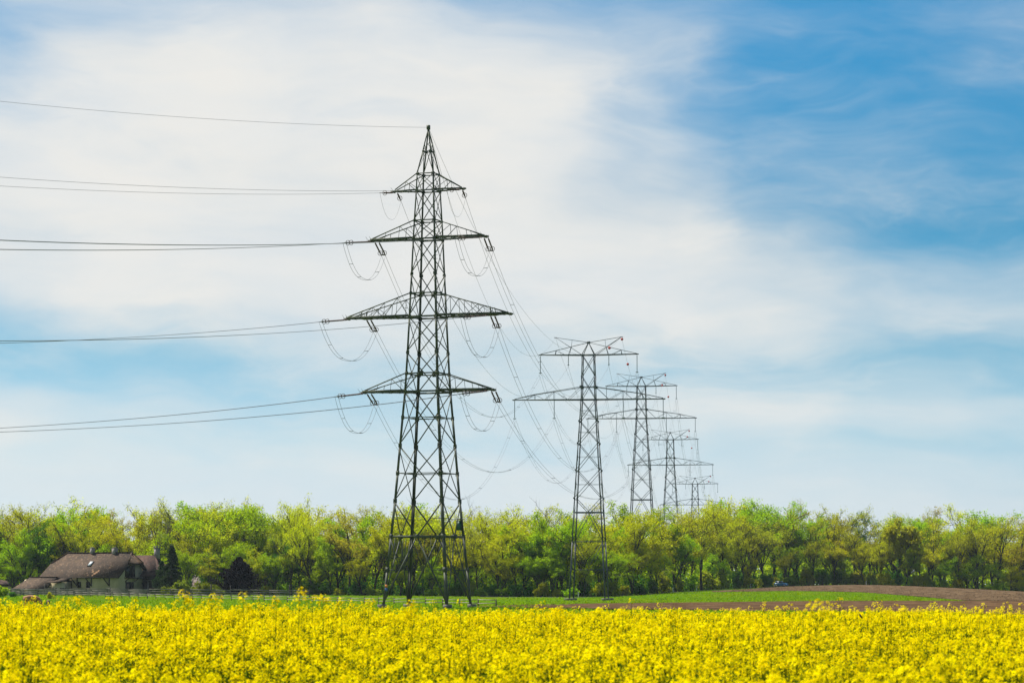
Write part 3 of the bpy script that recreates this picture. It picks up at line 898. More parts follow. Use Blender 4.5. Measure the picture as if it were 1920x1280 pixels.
ml = ['orange-red marker ball on the wire just before the whole horned pylon', 'bright red marker ball hanging at the whole horned pylon\'s horn tip',
      'orange-red marker ball on the wire just beyond the whole horned pylon', 'red marker ball on the wire just before the tall treetop pylon',
      'red marker ball at the tall treetop pylon\'s horn tip', 'dark red marker ball on the wire just beyond the tall treetop pylon',
      'small red marker ball on the wire just before the middle-sized horned pylon', 'small red marker ball at the middle-sized horned pylon\'s horn tip',
      'small dark marker ball on the wire beyond the middle-sized horned pylon', 'tiny red marker ball on the wire before the tiny horned pylon',
      'tiny red marker ball at the tiny horned pylon\'s horn tip']
mb = MB()
for sg_ in (-1, 1):
    rings = []
    for a in np.linspace(0, math.pi / 2, 6):
        rr = .25 * math.cos(a); zz = .25 * math.sin(a) * sg_ + .012 * sg_
        rings.append([(max(rr, .02) * math.cos(t), max(rr, .02) * math.sin(t), zz) for t in np.arange(14) * 2 * math.pi / 14])
    loft(mb, rings)
mb.tube([(0, 0, -.02), (0, 0, .02)], .28, 16)
for t in np.arange(6) * math.pi / 3: mb.box((  .27 * math.cos(t), .27 * math.sin(t), 0), (.05, .05, .07))
ball = mb.build('marker_ball', M['red'], smooth=False)
for i, (p, l) in enumerate(zip(marks, ml)):
    o = ball if i == 0 else ball.copy()
    if i: COL.objects.link(o)
    o.location = p
    tag(o, l, 'marker ball', 'marker balls on the earth wire')

# ================================================================== TREES
def leaf_quads(centres, spread, n_each, size, flat=0.0):
    C = np.repeat(np.asarray(centres), n_each, axis=0)
    n = len(C)
    d = rng.normal(size=(n, 3)); d /= np.linalg.norm(d, axis=1, keepdims=True)
    C = C + d * (rng.random((n, 1)) ** 0.5) * spread * np.array([1, 1, .8])
    a = rng.normal(size=(n, 3)); a[:, 2] *= (1 - flat); a /= np.linalg.norm(a, axis=1, keepdims=True)
    b = np.cross(a, rng.normal(size=(n, 3))); b /= np.linalg.norm(b, axis=1, keepdims=True)
    s = size * (0.6 + 0.8 * rng.random((n, 1)))
    a = a * s * .5; b = b * s * .36
    return np.stack([C - a, C + b * .9 , C + a, C - b * .9], 1)

def rot_about(v, axis, ang):
    axis = axis / np.linalg.norm(axis)
    return v * math.cos(ang) + np.cross(axis, v) * math.sin(ang) + axis * np.dot(axis, v) * (1 - math.cos(ang))

def tree_skeleton(seed, trunk=0.30, spread=1.0, limbs=6, wander=.18, upness=.25, levels=4, top=1.0):
    """unit-height tree; returns branch polylines [(pts, r0, r1)] and twig ends"""
    rn = np.random.default_rng(seed)
    br_ = []; ends = []
    def grow(p, d, L, r, lev):
        pts = [p.copy()]; n = 4 if lev > 1 else 5
        q = p.copy(); dd = d / np.linalg.norm(d)
        for i in range(n):
            dd = dd + rn.normal(0, wander * (.35 if lev == 0 else .75 if lev == 1 else 1), 3) + np.array([0, 0, upness * .35])
            dd /= np.linalg.norm(dd)
            q = q + dd * L / n; pts.append(q.copy())
        r1 = r * (.45 if lev < levels else .3)
        br_.append((np.array(pts), r, r1))
        if lev >= levels:
            ends.append(pts[-1]); ends.append(pts[-3]); return
        if lev >= levels - 1: ends.append(pts[-1])
        kids = {0: limbs, 1: 4, 2: 4, 3: 3}[lev]
        for k in range(kids):
            t = 0.45 + .55 * (k + rn.random() * .6) / kids if lev else (1.0 if k == 0 else .50 + .5 * (k + .3 * rn.random()) / kids)
            t = min(t, 1.0)
            i = min(int(t * n), n - 1); bp_ = pts[i] + (pts[i + 1] - pts[i]) * (t * n - i)
            ax = np.cross(dd, np.array([0, 0, 1.0]) if abs(dd[2]) < .95 else np.array([1.0, 0, 0]))
            base = rot_about(dd, ax, R(rn.uniform(9, 36) if lev == 0 else rn.uniform(18, 50)) * (1 if k else .3) * (spread ** .5))
            nd = rot_about(base, dd, 2 * math.pi * (k / kids) + rn.uniform(-.5, .5))
            ratio = {0: rn.uniform(.85, 1.2), 1: rn.uniform(.55, .75), 2: rn.uniform(.5, .7), 3: rn.uniform(.45, .65)}[lev]
            Lk = L * ratio if lev else .30 * ratio
            if lev == 0: Lk *= 1.45 if k == 0 else spread * rn.uniform(.8, 1.15)
            grow(bp_, nd, Lk, r * {0: .55, 1: .55, 2: .55, 3: .55}[lev], lev + 1)
    grow(np.array([0., 0, 0]), np.array([rn.normal(0, .04), rn.normal(0, .04), 1.0]), trunk, .0185, 0)
    E = np.array(ends); h = np.percentile(E[:, 2], 99.5) + .02
    f = top / h
    E = E * f
    br_ = [(p * f, a * f, b * f) for p, a, b in br_]
    return br_, E

PROTO = {}
def make_tree(key, name, seed, leafmat, barkmat, n_each, spread_l, size, low=0, **kw):
    br_, E = tree_skeleton(seed, **kw)
    root = empty(name, (0, 0, -500))
    t_ = MB()
    for p, a, b in br_:
        k = len(p)
        t_.tube(p, np.linspace(a, b, k), 5 if a > .006 else 3, cap=False)
    t_.build('trunk', barkmat, root)
    if n_each:
        c_ = MB()
        c_.quads(leaf_quads(E, spread_l * 1.1, int(n_each * (1.05 if leafmat in (LM['yellow'], LM['olive'], LM['rust']) else 1.2)), size * .51))
        low = max(low, 1)
        if low:        # leafy shoots along the trunk and limbs
            L_ = np.array([p[i] for p, a, b in br_ if a > .004 for i in range(len(p))])
            L_ = L_[(L_[:, 2] > .08)]
            c_.quads(leaf_quads(L_, spread_l * 1.2, low * 2, size * .56))
        c_.build('crown', leafmat, root)
    PROTO[key] = root
LM = {'yellow': leaf_mat('spring_leaf_yellow_green', (0.37, 0.42, 0.003), (0.51, 0.52, 0.007), .66),
      'olive': leaf_mat('spring_leaf_olive', (0.29, 0.33, 0.008), (0.40, 0.42, 0.012), .64),
      'fresh': leaf_mat('spring_leaf_fresh', (0.21, 0.38, 0.003), (0.34, 0.46, 0.003), .66),
      'rust': leaf_mat('spring_leaf_russet', (0.33, 0.295, 0.016), (0.42, 0.375, 0.022), .58),
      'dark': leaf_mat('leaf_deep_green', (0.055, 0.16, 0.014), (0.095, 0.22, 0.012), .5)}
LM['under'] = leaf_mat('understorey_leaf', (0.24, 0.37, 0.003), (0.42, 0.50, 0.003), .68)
LOOK = {'yellow': 'yellow-green', 'olive': 'olive thinly leafed', 'fresh': 'fresh green', 'rust': 'russet-olive', 'dark': 'deep green', 'bare': 'bare grey'}
KINDS = []
for k, (lk, sd_, n_, sp_, sz_, low_, kw) in enumerate([
        ('yellow', 101, 15, .042, .027, 0, dict(trunk=.31, spread=.95, limbs=6)),
        ('yellow', 102, 14, .040, .027, 0, dict(trunk=.38, spread=.85, limbs=5)),
        ('yellow', 103, 16, .045, .028, 2, dict(trunk=.27, spread=1.1, limbs=7)),
        ('yellow', 108, 13, .040, .026, 0, dict(trunk=.33, spread=1.0, limbs=6, upness=.4)),
        ('olive', 104, 10, .038, .024, 0, dict(trunk=.36, spread=.95, limbs=6)),
        ('olive', 105, 9, .036, .024, 0, dict(trunk=.42, spread=.85, limbs=5)),
        ('olive', 109, 10, .040, .024, 0, dict(trunk=.36, spread=1.05, limbs=6)),
        ('rust', 106, 10, .038, .024, 0, dict(trunk=.40, spread=.95, limbs=6)),
        ('fresh', 110, 19, .048, .030, 4, dict(trunk=.20, spread=1.15, limbs=7)),
        ('fresh', 111, 18, .046, .030, 3, dict(trunk=.24, spread=.95, limbs=6)),
        ('dark', 112, 19, .048, .030, 4, dict(trunk=.20, spread=1.0, limbs=7)),
        ('bare', 113, 0, .03, .02, 0, dict(trunk=.36, spread=1.0, limbs=6, upness=.4))]):
    make_tree(k, 'broadleaf_tree', sd_, LM.get(lk), M['twig'] if lk == 'bare' else M['bark'], n_, sp_, sz_, low_, **kw)
    KINDS.append(lk)
BYLOOK = {}
for k, lk in enumerate(KINDS): BYLOOK.setdefault(lk, []).append(k)

TOPX = [-80, 0, 60, 130, 200, 260, 318, 350, 395, 420, 455, 500, 540, 575, 600, 660, 720, 760, 850, 890, 940, 1000, 1060, 1150, 1220, 1290, 1340, 1420, 1480, 1540, 1600, 1648, 1690, 1790, 1850, 1920, 2000]
TOPY = [945, 945, 938, 945, 950, 947, 938, 955, 936, 947, 935, 962, 932, 940, 955, 940, 950, 945, 955, 955, 950, 956, 950, 955, 957, 945, 950, 932, 944, 950, 953, 974, 962, 953, 957, 965, 970]
def top_y(px): return float(np.interp(px, TOPX, TOPY))
MARKS = [(-200, 'the frame edge by the farmhouse'), (190, 'the farmhouse'), (448, 'the dark spreading yew'), (802, 'the big pylon'), (1104, 'the whole horned pylon'), (1257, 'the middle-sized pylon'), (1462, 'the blue car'), (1700, 'the forked ivy tree')]
ORD = ['first', 'second', 'third', 'fourth', 'fifth', 'sixth', 'seventh', 'eighth', 'ninth', 'tenth', 'eleventh', 'twelfth', 'thirteenth', 'fourteenth', 'fifteenth', 'sixteenth']
counts = {}
used = set()
def place_tree(k, X, Y, H, wx, name_row, group, z=None):
    root = PROTO[k]
    if k in used: o = copy_tree(root)
    else: o = root; used.add(k)
    o.location = (X, Y, float(tz(X, Y)) - .1 if z is None else z)
    o.rotation_euler = (random.uniform(-.03, .03), random.uniform(-.03, .03), random.uniform(0, 6.28))
    o.scale = (H * wx, H * wx, H)
    px = 960 + X / Y * F
    land = [m for m in MARKS if m[0] <= px][-1][1]
    key = (land, name_row); n = counts.get(key, 0); counts[key] = n + 1
    tag(o, f"{LOOK[KINDS[k]]} {name_row} tree, {ORD[min(n, 15)]} beyond {land}", 'tree', group)
    return o
def pick(weights):
    ks = list(weights); t = random.uniform(0, sum(weights.values()))
    for q in ks:
        t -= weights[q]
        if t <= 0: break
    return random.choice(BYLOOK[q])
def wood_line(px):
    """distance of the wood's edge seen at photo column px"""
    Y = 700.0
    for _ in range(12): Y = float(edge_y((px - 960) / F * Y))
    return Y
ROWS = [('young edge', -2, 78, (.34, .58)), ('front-row', 0, 40, (.70, .95)), ('second-row', 10, 42, (.82, 1.0)), ('third-row', 20, 50, (.90, 1.03)), ('back-row', 33, 50, (.93, 1.04))]
for row, off, gap, (h0, h1_) in ROWS:
    px = -70 + random.uniform(0, gap)
    while px < 1995:
        Y = wood_line(px) + off + random.uniform(-2.5, 3.5)
        X = (px - 960) / F * Y
        zg = float(tz(X, Y))
        zt = CAMZ + (HORIZON - top_y(px)) / F * Y
        H = (zt - zg) * random.uniform(h0, h1_) * (1.055 if random.random() < .10 and row != 'young edge' else 1)
        if row == 'young edge':
            W_ = dict(yellow=2.4, olive=1.0, fresh=3.2, dark=.5)
        elif row == 'front-row':
            W_ = dict(yellow=3.6, olive=1.8, fresh=3.4, rust=.8, dark=.35)
            if px > 1500: W_ = dict(yellow=2.6, olive=3.2, fresh=2.0, rust=1.0, dark=.6)
            if 1150 < px < 1330: W_ = dict(yellow=2, olive=1, fresh=3.4, rust=.3, dark=.9)
        else:
            W_ = dict(yellow=4.0, olive=2.0, fresh=1.8, rust=.6, dark=.05, bare=.12 if off > 15 else 0)
            if px > 1350: W_ = dict(yellow=2.0, olive=3.6, fresh=.9, rust=1.2, dark=.15, bare=.1)
        k = pick(W_)
        if KINDS[k] in ('fresh', 'dark') and row == 'front-row': H *= random.uniform(.62, .88)
        place_tree(k, X, Y, H, random.uniform(.86, 1.18) * (1.2 if row == 'young edge' else 1), row, 'trees of the wood')
        px += gap * random.uniform(.72, 1.28)

for px, dY, H, lk in ((348, -12, 10, 'fresh'), (392, -10, 11, 'yellow'), (440, -6, 12, 'fresh'), (486, -8, 10.5, 'yellow'), (512, -5, 9, 'fresh')):
    Y = wood_line(px) + dY
    place_tree(random.choice(BYLOOK[lk]), (px - 960) / F * Y, Y, H, 1.1, 'garden-side', 'trees of the wood')
# the forked ivy-clad tree, bare treetops against the sky
def bare_at(px, ytop, dY, label, kk=11, wx=.9):
    Y = wood_line(px) + dY; X = (px - 960) / F * Y
    zt = CAMZ + (HORIZON - ytop) / F * Y
    o = copy_tree(PROTO[kk]) if kk in used else PROTO[kk]
    used.add(kk)
    o.location = (X, Y, float(tz(X, Y)) - .1); H = zt - float(tz(X, Y)); o.scale = (H * wx, H * wx, H); o.rotation_euler = (0, 0, random.uniform(0, 6))
    tag(o, label, 'tree', 'bare trees in the wood')
bare_at(888, 928, 14, 'bare grey treetop against the sky just past the big pylon')
bare_at(1036, 934, 16, 'wide bare grey treetop against the sky before the whole horned pylon', wx=1.2)
bare_at(318, 937, 4, 'bare tree with tall fine twigs directly above the dark spruce', wx=.7)
bare_at(795, 936, 24, 'bare grey twigs showing through the legs of the big pylon')
bare_at(1245, 938, 30, 'bare grey treetop at the feet of the middle-sized pylon')

# forked ivy-clad tree at the wood's edge
fk = empty('broadleaf_tree', gp(1683, 1104))
fk.location = (at(1683, 1100, wood_line(1683) - 2)[0], wood_line(1683) - 2, float(tz(at(1683, 1100, wood_line(1683) - 2)[0], wood_line(1683) - 2)))
tag(fk, 'forked tree with thick ivy-clad trunk and spreading olive crown', 'tree', 'trees of the wood')
t_ = MB(); E_ = []
def limb(p, q, r0, r1, kids=0, depth=0):
    p = np.array(p, float); q = np.array(q, float)
    ts = np.linspace(0, 1, 6)
    pts = p[None] * (1 - ts[:, None]) + q[None] * ts[:, None]
    pts[1:-1] += rng.normal(0, .03 * np.linalg.norm(q - p), (4, 3))
    t_.tube(pts, np.linspace(r0, r1, 6), 7 if r0 > .15 else 4, cap=False)
    if depth:
        for k in range(kids):
            t = rng.uniform(.35, 1.0); b = pts[0] * (1 - t) + pts[-1] * t
            d = (q - p) / np.linalg.norm(q - p) + rng.normal(0, .55, 3) + np.array([0, 0, .15])
            limb(b, b + d / np.linalg.norm(d) * np.linalg.norm(q - p) * .55, r0 * .4, r1 * .4, kids, depth - 1)
    else: E_.append(pts[-1]); E_.append(pts[3])
limb((0, 0, 0), (.4, 0, 5.5), .62, .5); limb((.3, 0, 4.2), (-2.6, 0, 8.2), .34, .22, 5, 3); limb((-2.6, 0, 8.2), (-2.2, 0, 13.5), .2, .1, 6, 3)
limb((.4, 0, 5.5), (1.0, .3, 11), .5, .25, 6, 3); limb((.9, .3, 9), (4.4, 0, 13), .25, .12, 6, 3); limb((1, .3, 11), (1.2, .2, 16), .22, .08, 6, 3); limb((.6, 0, 6.5), (4.2, .5, 9.5), .2, .1, 5, 3)
t_.build('trunk', M['bark'], fk)
c_ = MB(); c_.quads(leaf_quads(np.array(E_), .8, 4, .5)); c_.build('crown', LM['olive'], fk)
iv = MB(); ip = np.array([(.4 * t / 5.5 + 0, 0, t) for t in np.linspace(.3, 10.5, 60)]); ip[:, 0] = np.interp(ip[:, 2], [0, 5.5, 11], [0, .4, 1.0])
iv.quads(leaf_quads(ip, .95, 26, .35)); iv.build('ivy', LM['dark'], fk)

# shrubs along the foot of the wood
def make_shrub(seed, lm, n=260, each=11, size=.10, spread=.13):
    rn = np.random.default_rng(seed)
    root = empty('shrub', (0, 0, -500))
    c = []
    for b_ in range(9):
        cx, cy, cz = rn.uniform(-.55, .55), rn.uniform(-.4, .4), rn.uniform(.15, .72)
        r_ = rn.uniform(.18, .34)
        d = rn.normal(size=(n // 9, 3)); d /= np.linalg.norm(d, axis=1, keepdims=True)
        p = np.array([cx, cy, cz]) + d * r_ * rn.uniform(.6, 1.05, (n // 9, 1)); p[:, 2] = np.abs(p[:, 2])
        c.append(p)
    C = np.concatenate(c); m_ = MB(); m_.quads(leaf_quads(C, spread, each, size))
    m_.build('crown', lm, root)
    t_ = MB()
    for i in range(9):
        e = C[rn.integers(len(C))]; t_.tube([(rn.normal(0, .05), rn.normal(0, .05), -.03), e * .5 + rn.normal(0, .03, 3), e], [.02, .014, .006], 4)
    t_.build('trunk', M['bark'], root)
    return root
SHR = [(make_shrub(31, LM['fresh']), 'fresh green'), (make_shrub(32, LM['dark']), 'dark green'), (make_shrub(33, LM['dark']), 'dark green'), (make_shrub(34, LM['yellow']), 'yellow-green'), (make_shrub(35, LM['olive']), 'olive')]
sused = set(); scount = {}
def place_shrub(i, X, Y, sx, H, label=None, group='shrubs along the foot of the wood'):
    o = SHR[i][0] if i not in sused else copy_tree(SHR[i][0])
    sused.add(i)
    o.location = (X, Y, float(tz(X, Y)) - .05); o.scale = (sx, sx, H); o.rotation_euler = (0, 0, random.uniform(0, 6.28))
    px = 960 + X / Y * F
    land = [m for m in MARKS if m[0] <= px][-1][1]
    if label is None:
        n = scount.get(land, 0); scount[land] = n + 1
        label = f"{SHR[i][1]} shrub at the foot of the wood, {ORD[min(n, 15)]} beyond {land}"
    tag(o, label, 'shrub', group)
px = 330
while px < 1990:
    Y = wood_line(px) - random.uniform(1.0, 4.5)
    X = (px - 960) / F * Y
    H = random.uniform(1.5, 3.4) * (1.25 if px > 1080 else 1) * (1.3 if px > 1300 else 1)
    place_shrub(random.choices([0, 1, 2, 3, 4], [2.6, 1.6, 1.6, 2.2, 1.2])[0], X, Y, random.uniform(2.0, 3.4) * (1.3 if px > 1300 else 1), H)
    px += random.uniform(17, 34)

# undergrowth that fills the wood's depth
def undergrowth(n, d0, d1, z0, z1, powr, m, label, each=12, spread=1.3, size=.62):
    C = []
    for p in rng.uniform(-90, 2010, n):
        Y = wood_line(p) + rng.uniform(d0, d1)
        X = (p - 960) / F * Y
        C.append((X, Y, float(tz(X, Y)) + z0 + rng.uniform(0, 1) ** powr * (z1 - z0)))
    ug = MB(); ug.quads(leaf_quads(np.array(C), spread, each, size))
    tag(ug.build('undergrowth', m), label, 'undergrowth', kind='stuff')
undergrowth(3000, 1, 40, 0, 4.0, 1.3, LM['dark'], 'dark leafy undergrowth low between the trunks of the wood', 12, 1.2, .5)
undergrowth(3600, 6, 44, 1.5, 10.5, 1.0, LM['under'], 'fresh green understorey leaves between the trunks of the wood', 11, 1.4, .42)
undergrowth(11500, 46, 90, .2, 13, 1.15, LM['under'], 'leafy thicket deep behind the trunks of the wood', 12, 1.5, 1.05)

# ================================================================== FARMHOUSE
PH = R(29)
HY = 650.0; HS = HY / F
hp = at(221, 1113, HY); hp[2] = float(tz(hp[0], hp[1]))
house = empty('farmhouse', hp, -PH)
tag(house, 'old farmhouse with mossy brown tiled half-hipped roof and pale plaster walls', 'house')
def poly_solid(mb, top, th=.22, mi=0):
    top = np.array(top, float); n = len(top)
    bot = top - np.array([0, 0, th])
    fs = [tuple(range(n)), tuple(range(2 * n - 1, n - 1, -1))] + [(i, n + i, n + (i + 1) % n, (i + 1) % n) for i in range(n)]
    mb.add(np.concatenate([top, bot]), fs, mi)
# walls
wl = MB()
Lh, Wd, zE, zR = 19.6, 10.0, 4.65, 8.7
yE = 0.0
sl = (9.05 - 3.75) / 6.2
def rz_(y): return 3.75 + (y + 1.2) * sl if y <= 5 else 3.75 + (11.2 - y) * sl
prof = [(0, -.5), (0, rz_(0) - .3), (2.3, rz_(2.3) - .3), (7.7, rz_(2.3) - .3), (10, rz_(10) - .3), (10, -.5)]
a = [(0.0, y, z) for y, z in prof]; b = [(-Lh, y, z) for y, z in prof]
n_ = len(prof)
wl.add(a + b, [tuple(range(n_))[::-1], tuple(range(n_, 2 * n_))] + [(i, (i + 1) % n_, n_ + (i + 1) % n_, n_ + i) for i in range(n_)])
wl.build('wall', M['plaster'], house)
# main roof: two slopes and two half hips
rf = MB()
zc = rz_(2.3); zr = 9.05; xr0, xr1 = -17.6, -.1; xv0, xv1 = -20.6, 1.0; xc0, xc1 = -20.0, 1.05
def wav(p): return p
frontp = [(xv0, -1.2, 3.75), (xv1, -1.2, 3.75), (xc1, 2.3, zc), (xr1, 5, zr), (xr0, 5, zr), (xc0, 2.3, zc)]
backp = [(xv1, 11.2, 3.75), (xv0, 11.2, 3.75), (xc0, 7.7, zc), (xr0, 5, zr), (xr1, 5, zr), (xc1, 7.7, zc)]
hipR = [(xc1, 2.3, zc), (xc1 + .1, 7.7, zc), (xr1, 5, zr)]
hipL = [(xc0, 7.7, zc), (xc0, 2.3, zc), (xr0, 5, zr)]
for P in (frontp, backp, hipR, hipL): poly_solid(rf, P)
# ridge tiles, hip tiles
for p, q in (((xr0, 5, zr + .03), (xr1, 5, zr + .03)), (frontp[2], frontp[3]), (hipR[1], hipR[2]), (frontp[4], frontp[5])):
    rf.beam(np.array(p) + np.array([0, 0, .05]), np.array(q) + np.array([0, 0, .05]), .3, .16)
roof = rf.build('roof', M['roof'], house)
# lighter patches of replaced tiles on the front slope
def roofpt(x, y, up=.012): return np.array([x, y, rz_(y) + up])
nrm = np.array([0, -sl, 1.0]); nrm /= np.linalg.norm(nrm); along = np.array([0, 1.0, sl]); along /= np.linalg.norm(along)
M['newtile'] = mat('pale_orange_tiles', (0.30, 0.17, 0.09), .9, .15, scale=3, var=.4)
pt = MB()
for (x, y, w_, l_) in ((-7.3, .6, .5, .3), (-6.9, .15, .55, .5), (-6.1, -.35, .7, .55), (-5.8, .0, .7, .6), (-5.55, .35, .5, .6), (-6.3, -.8, .4, .4), (-8.2, -.2, .3, .25), (-7.6, -.7, .3, .3), (-10, .9, .25, .2), (-3.2, 1.2, .25, .25), (-12.5, .3, .25, .2)):
    c = roofpt(x, y); pt.quads([[c - np.array([w_ / 2, 0, 0]) - along * l_ / 2, c + np.array([w_ / 2, 0, 0]) - along * l_ / 2, c + np.array([w_ / 2.4, 0, 0]) + along * l_ / 2, c - np.array([w_ / 2.4, 0, 0]) + along * l_ / 2]])
pt.build('replaced_tiles', M['newtile'], roof)
# skylight
skl = MB(); c = roofpt(-9.0, 2.1, .06); ex_ = np.array([1.0, 0, 0])
def plate(mb, c, wx, wl_, th, mi):
    vs = [c + ex_ * sx * wx / 2 + along * sy * wl_ / 2 + nrm * sz * th / 2 for sx in (-1, 1) for sy in (-1, 1) for sz in (-1, 1)]
    mb.add(vs, [(0, 1, 3, 2), (4, 6, 7, 5), (0, 4, 5, 1), (2, 3, 7, 6), (0, 2, 6, 4), (1, 5, 7, 3)], mi)
plate(skl, c, 1.05, 1.7, .16, 0)
sk_ = skl.build('skylight', M['timber'], roof)
gl = MB(); plate(gl, c + nrm * .09, .78, 1.35, .03, 0)
M['skyglass'] = mat('painted_reflection_glass', (.55, .58, .6), .05, .8, var=.05); gl.build('pane', M['skyglass'], sk_)  # pale base colour paints the reflected sky into the pane
for (x, h_, w_) in ((-10.9, 1.0, .75), (-4.8, .95, .95)):
    ch = MB(); ch.box((x, 5.2, zr + h_ / 2 - .35), (w_, w_, h_ + .7)); ch.box((x, 5.2, zr + h_ + .02), (w_ + .14, w_ + .14, .1)); ch.box((x - w_ * .25, 5.2, zr + h_ + .17), (.24, .3, .2)); ch.box((x + w_ * .25, 5.2, zr + h_ + .17), (.24, .3, .2))
    ch.build('chimney', M['chimney'], roof)
# eave beam + soffit boards
ev = MB(); ev.beam((xv0, -1.15, 3.6), (xv1, -1.15, 3.6), .16, .2); ev.beam((-Lh, -.12, 4.3), (0, -.12, 4.3), .2, .3)
for x in np.arange(-18.3, .6, .9): ev.beam((x, -1.15, 3.5), (x, .1, 4.55), .12, .14)
for k in (2.3,):
    ev.beam((xv1 - .06, -1.2, 3.55), (xc1 - .06, 2.3, zc - .2), .14, .3); ev.beam((xc1 - .06, 2.3, zc - .2), (xc1 - .06, 7.7, zc - .2), .14, .25); ev.beam((xv1 - .06, 11.2, 3.55), (xc1 - .06, 7.7, zc - .2), .14, .3)
ev.build('eave_timber', M['timber'], house)
for x in (-14.2, -11.2, -7.3, -2.5):
    bc = MB(); bc.beam((x + .25, -.1, 1.7), (x + .25, -.1, 4.2), .2, .18); bc.beam((x + .25, -.12, 1.8), (x - .9, -1.0, 3.7), .18, .18, up=(0, 1, 0)); bc.beam((x + .25, -.1, 3.9), (x + .25, -1.1, 3.55), .16, .16)
    bc.build('brace', M['timber'], house)
def window(x, z, wx, hz, plane='front', parent=house, shutters=False, lights=2):
    fr = MB(); pn = MB()
    def P(u_, d, zz):      # u along wall, d outwards
        return np.array([u_, -d, zz]) if plane == 'front' else np.array([d, u_, zz])
    def bx(mb, u_, d, zz, wu, wd, wz):
        c = P(u_, d, zz); mb.box(c, (wu, wd, wz) if plane == 'front' else (wd, wu, wz))
    for s in (-1, 1):
        bx(fr, x + s * wx / 2, .06, z, .1, .16, hz + .1); bx(fr, x, .06, z + s * hz / 2, wx - .1, .16, .1)
    for k in range(1, lights): bx(fr, x - wx / 2 + wx * k / lights, .05, z, .06, .1, hz - .1)
    bx(fr, x, .1, z - hz / 2 - .1, wx + .3, .26, .08)
    f = fr.build('window', M['timber'], parent)
    bx(pn, x, .02, z, wx - .08, .03, hz - .08); pn.build('pane', M['pane'], f)
    if shutters:
        for s in (-1, 1):
            sh = MB(); bx(sh, x + s * (wx / 2 + .38), .05, z, .62, .07, hz + .1)
            for kz in np.linspace(-hz / 2 + .15, hz / 2 - .15, 8): bx(sh, x + s * (wx / 2 + .38), .095, z + kz, .5, .03, .05)
            sh.build('shutter', M['timber'], f)
for x, z, wx, hz in ((-13.0, 2.15, 1.1, 1.5), (-10.4, 2.1, .85, 1.1), (-8.0, 2.05, .9, 1.2)): window(x, z, wx, hz)
window(4.2, 1.75, 1.6, 1.75, 'gable', shutters=True)
# tall upper gable door with glazing, balcony beside it
window(4.0, 5.0, 2.0, 2.5, 'gable', lights=3)
gb = MB()
gb.box((.06, 5.6, 5.0), (.14, .9, 2.7)); gb.box((.05, 2.75, 5.0), (.1, .5, 2.5))
gb.build('timber_panel', M['timber'], house)
bal = MB(); bal.box((.6, 5.9, 3.55), (1.3, 7.2, .16)); bal.box((1.2, 5.9, 3.5), (.14, 7.2, .26))
for y in (2.5, 5.9, 9.2): bal.beam((.05, y, 2.7), (1.1, y, 3.45), .14, .14)
bl = bal.build('balcony', M['timber'], house)
rl = MB(); rl.beam((1.2, 5.9, 4.6), (1.2, 9.4, 4.6), .06, .06)
for y in np.arange(5.9, 9.41, .25): rl.beam((1.2, y, 3.6), (1.2, y, 4.6), .03, .03)
rl.build('railing', M['iron'], bl)
lm = MB(); lm.beam((0, 8.6, 2.35), (.35, 8.6, 2.45), .05, .05); lm.box((.35, 8.6, 2.2), (.2, .2, .34)); lm.box((.35, 8.6, 2.4), (.28, .28, .06))
lm.build('wall_lamp', M['iron'], house)
# right wing behind
wg = MB(); prof = [(9.0, -.5), (9.0, 4.3), (12.2, 7.7), (15.4, 4.3), (15.4, -.5)]
a = [(2.4, y, z) for y, z in prof]; b = [(-5, y, z) for y, z in prof]; n_ = 5
wg.add(a + b, [tuple(range(n_))[::-1], tuple(range(n_, 2 * n_))] + [(i, (i + 1) % n_, n_ + (i + 1) % n_, n_ + i) for i in range(n_)])
wg.build('wing_wall', M['timber'], house)
wr = MB()
fp = [(-5, 8.0, 4.0), (4.6, 8.0, 4.0), (.9, 12.2, 8.55), (-5, 12.2, 8.55)]
bp_ = [(4.6, 16.4, 4.0), (-5, 16.4, 4.0), (-5, 12.2, 8.55), (.9, 12.2, 8.55)]
hp_ = [(4.6, 8.0, 4.0), (4.6, 16.4, 4.0), (.9, 12.2, 8.55)]
for P in (fp, bp_, hp_): poly_solid(wr, P, .2)
wroof = wr.build('wing_roof', M['roof_red'], house)
ch = MB(); ch.box((1.2, 12.6, 8.9), (.95, .95, 2.4)); ch.box((1.2, 12.6, 10.15), (1.15, 1.15, .14)); ch.box((1.2, 12.6, 10.5), (1.15, 1.15, .12))
for sx in (-1, 1):
    for sy in (-1, 1): ch.box((1.2 + sx * .45, 12.6 + sy * .45, 10.33), (.16, .16, .26))
ch.build('chimney', M['chimney'], wroof)
po = MB(); po.box((3.2, 9.3, 3.0), (3.2, 2.2, .12)); 
for x in (1.9, 4.6): po.beam((x, 8.4, -.3), (x, 8.4, 2.95), .14, .14)
po.build('porch_roof', M['chimney'], house)
# low annexe in front of the long wall
an = MB()
prof = [(-5.4, -.5), (-5.4, 1.25), (-2.6, 3.2), (-.05, 3.2), (-.05, -.5)]
a = [(-15.9, y, z) for y, z in prof]; b = [(-23.2, y, z) for y, z in prof]
an.add(a + b, [tuple(range(5))[::-1], tuple(range(5, 10))] + [(i, (i + 1) % 5, 5 + (i + 1) % 5, 5 + i) for i in range(5)])
an.build('annexe_wall', M['plaster'], house)
ar = MB()
e0, e1 = 1.05, 3.72
poly_solid(ar, [(-24.4, -6.1, e0), (-15.3, -6.1, e0), (-14.5, -2.6, e1), (-21.8, -2.6, e1)], .2)
poly_solid(ar, [(-14.6, -2.6, e1), (-14.6, -1.25, e1 - .1), (-21.8, -1.25, e1 - .1), (-21.8, -2.6, e1)], .2)
poly_solid(ar, [(-24.4, -.1, e0), (-24.4, -6.1, e0), (-21.8, -2.6, e1), (-21.8, -1.25, e1 - .1)], .2)
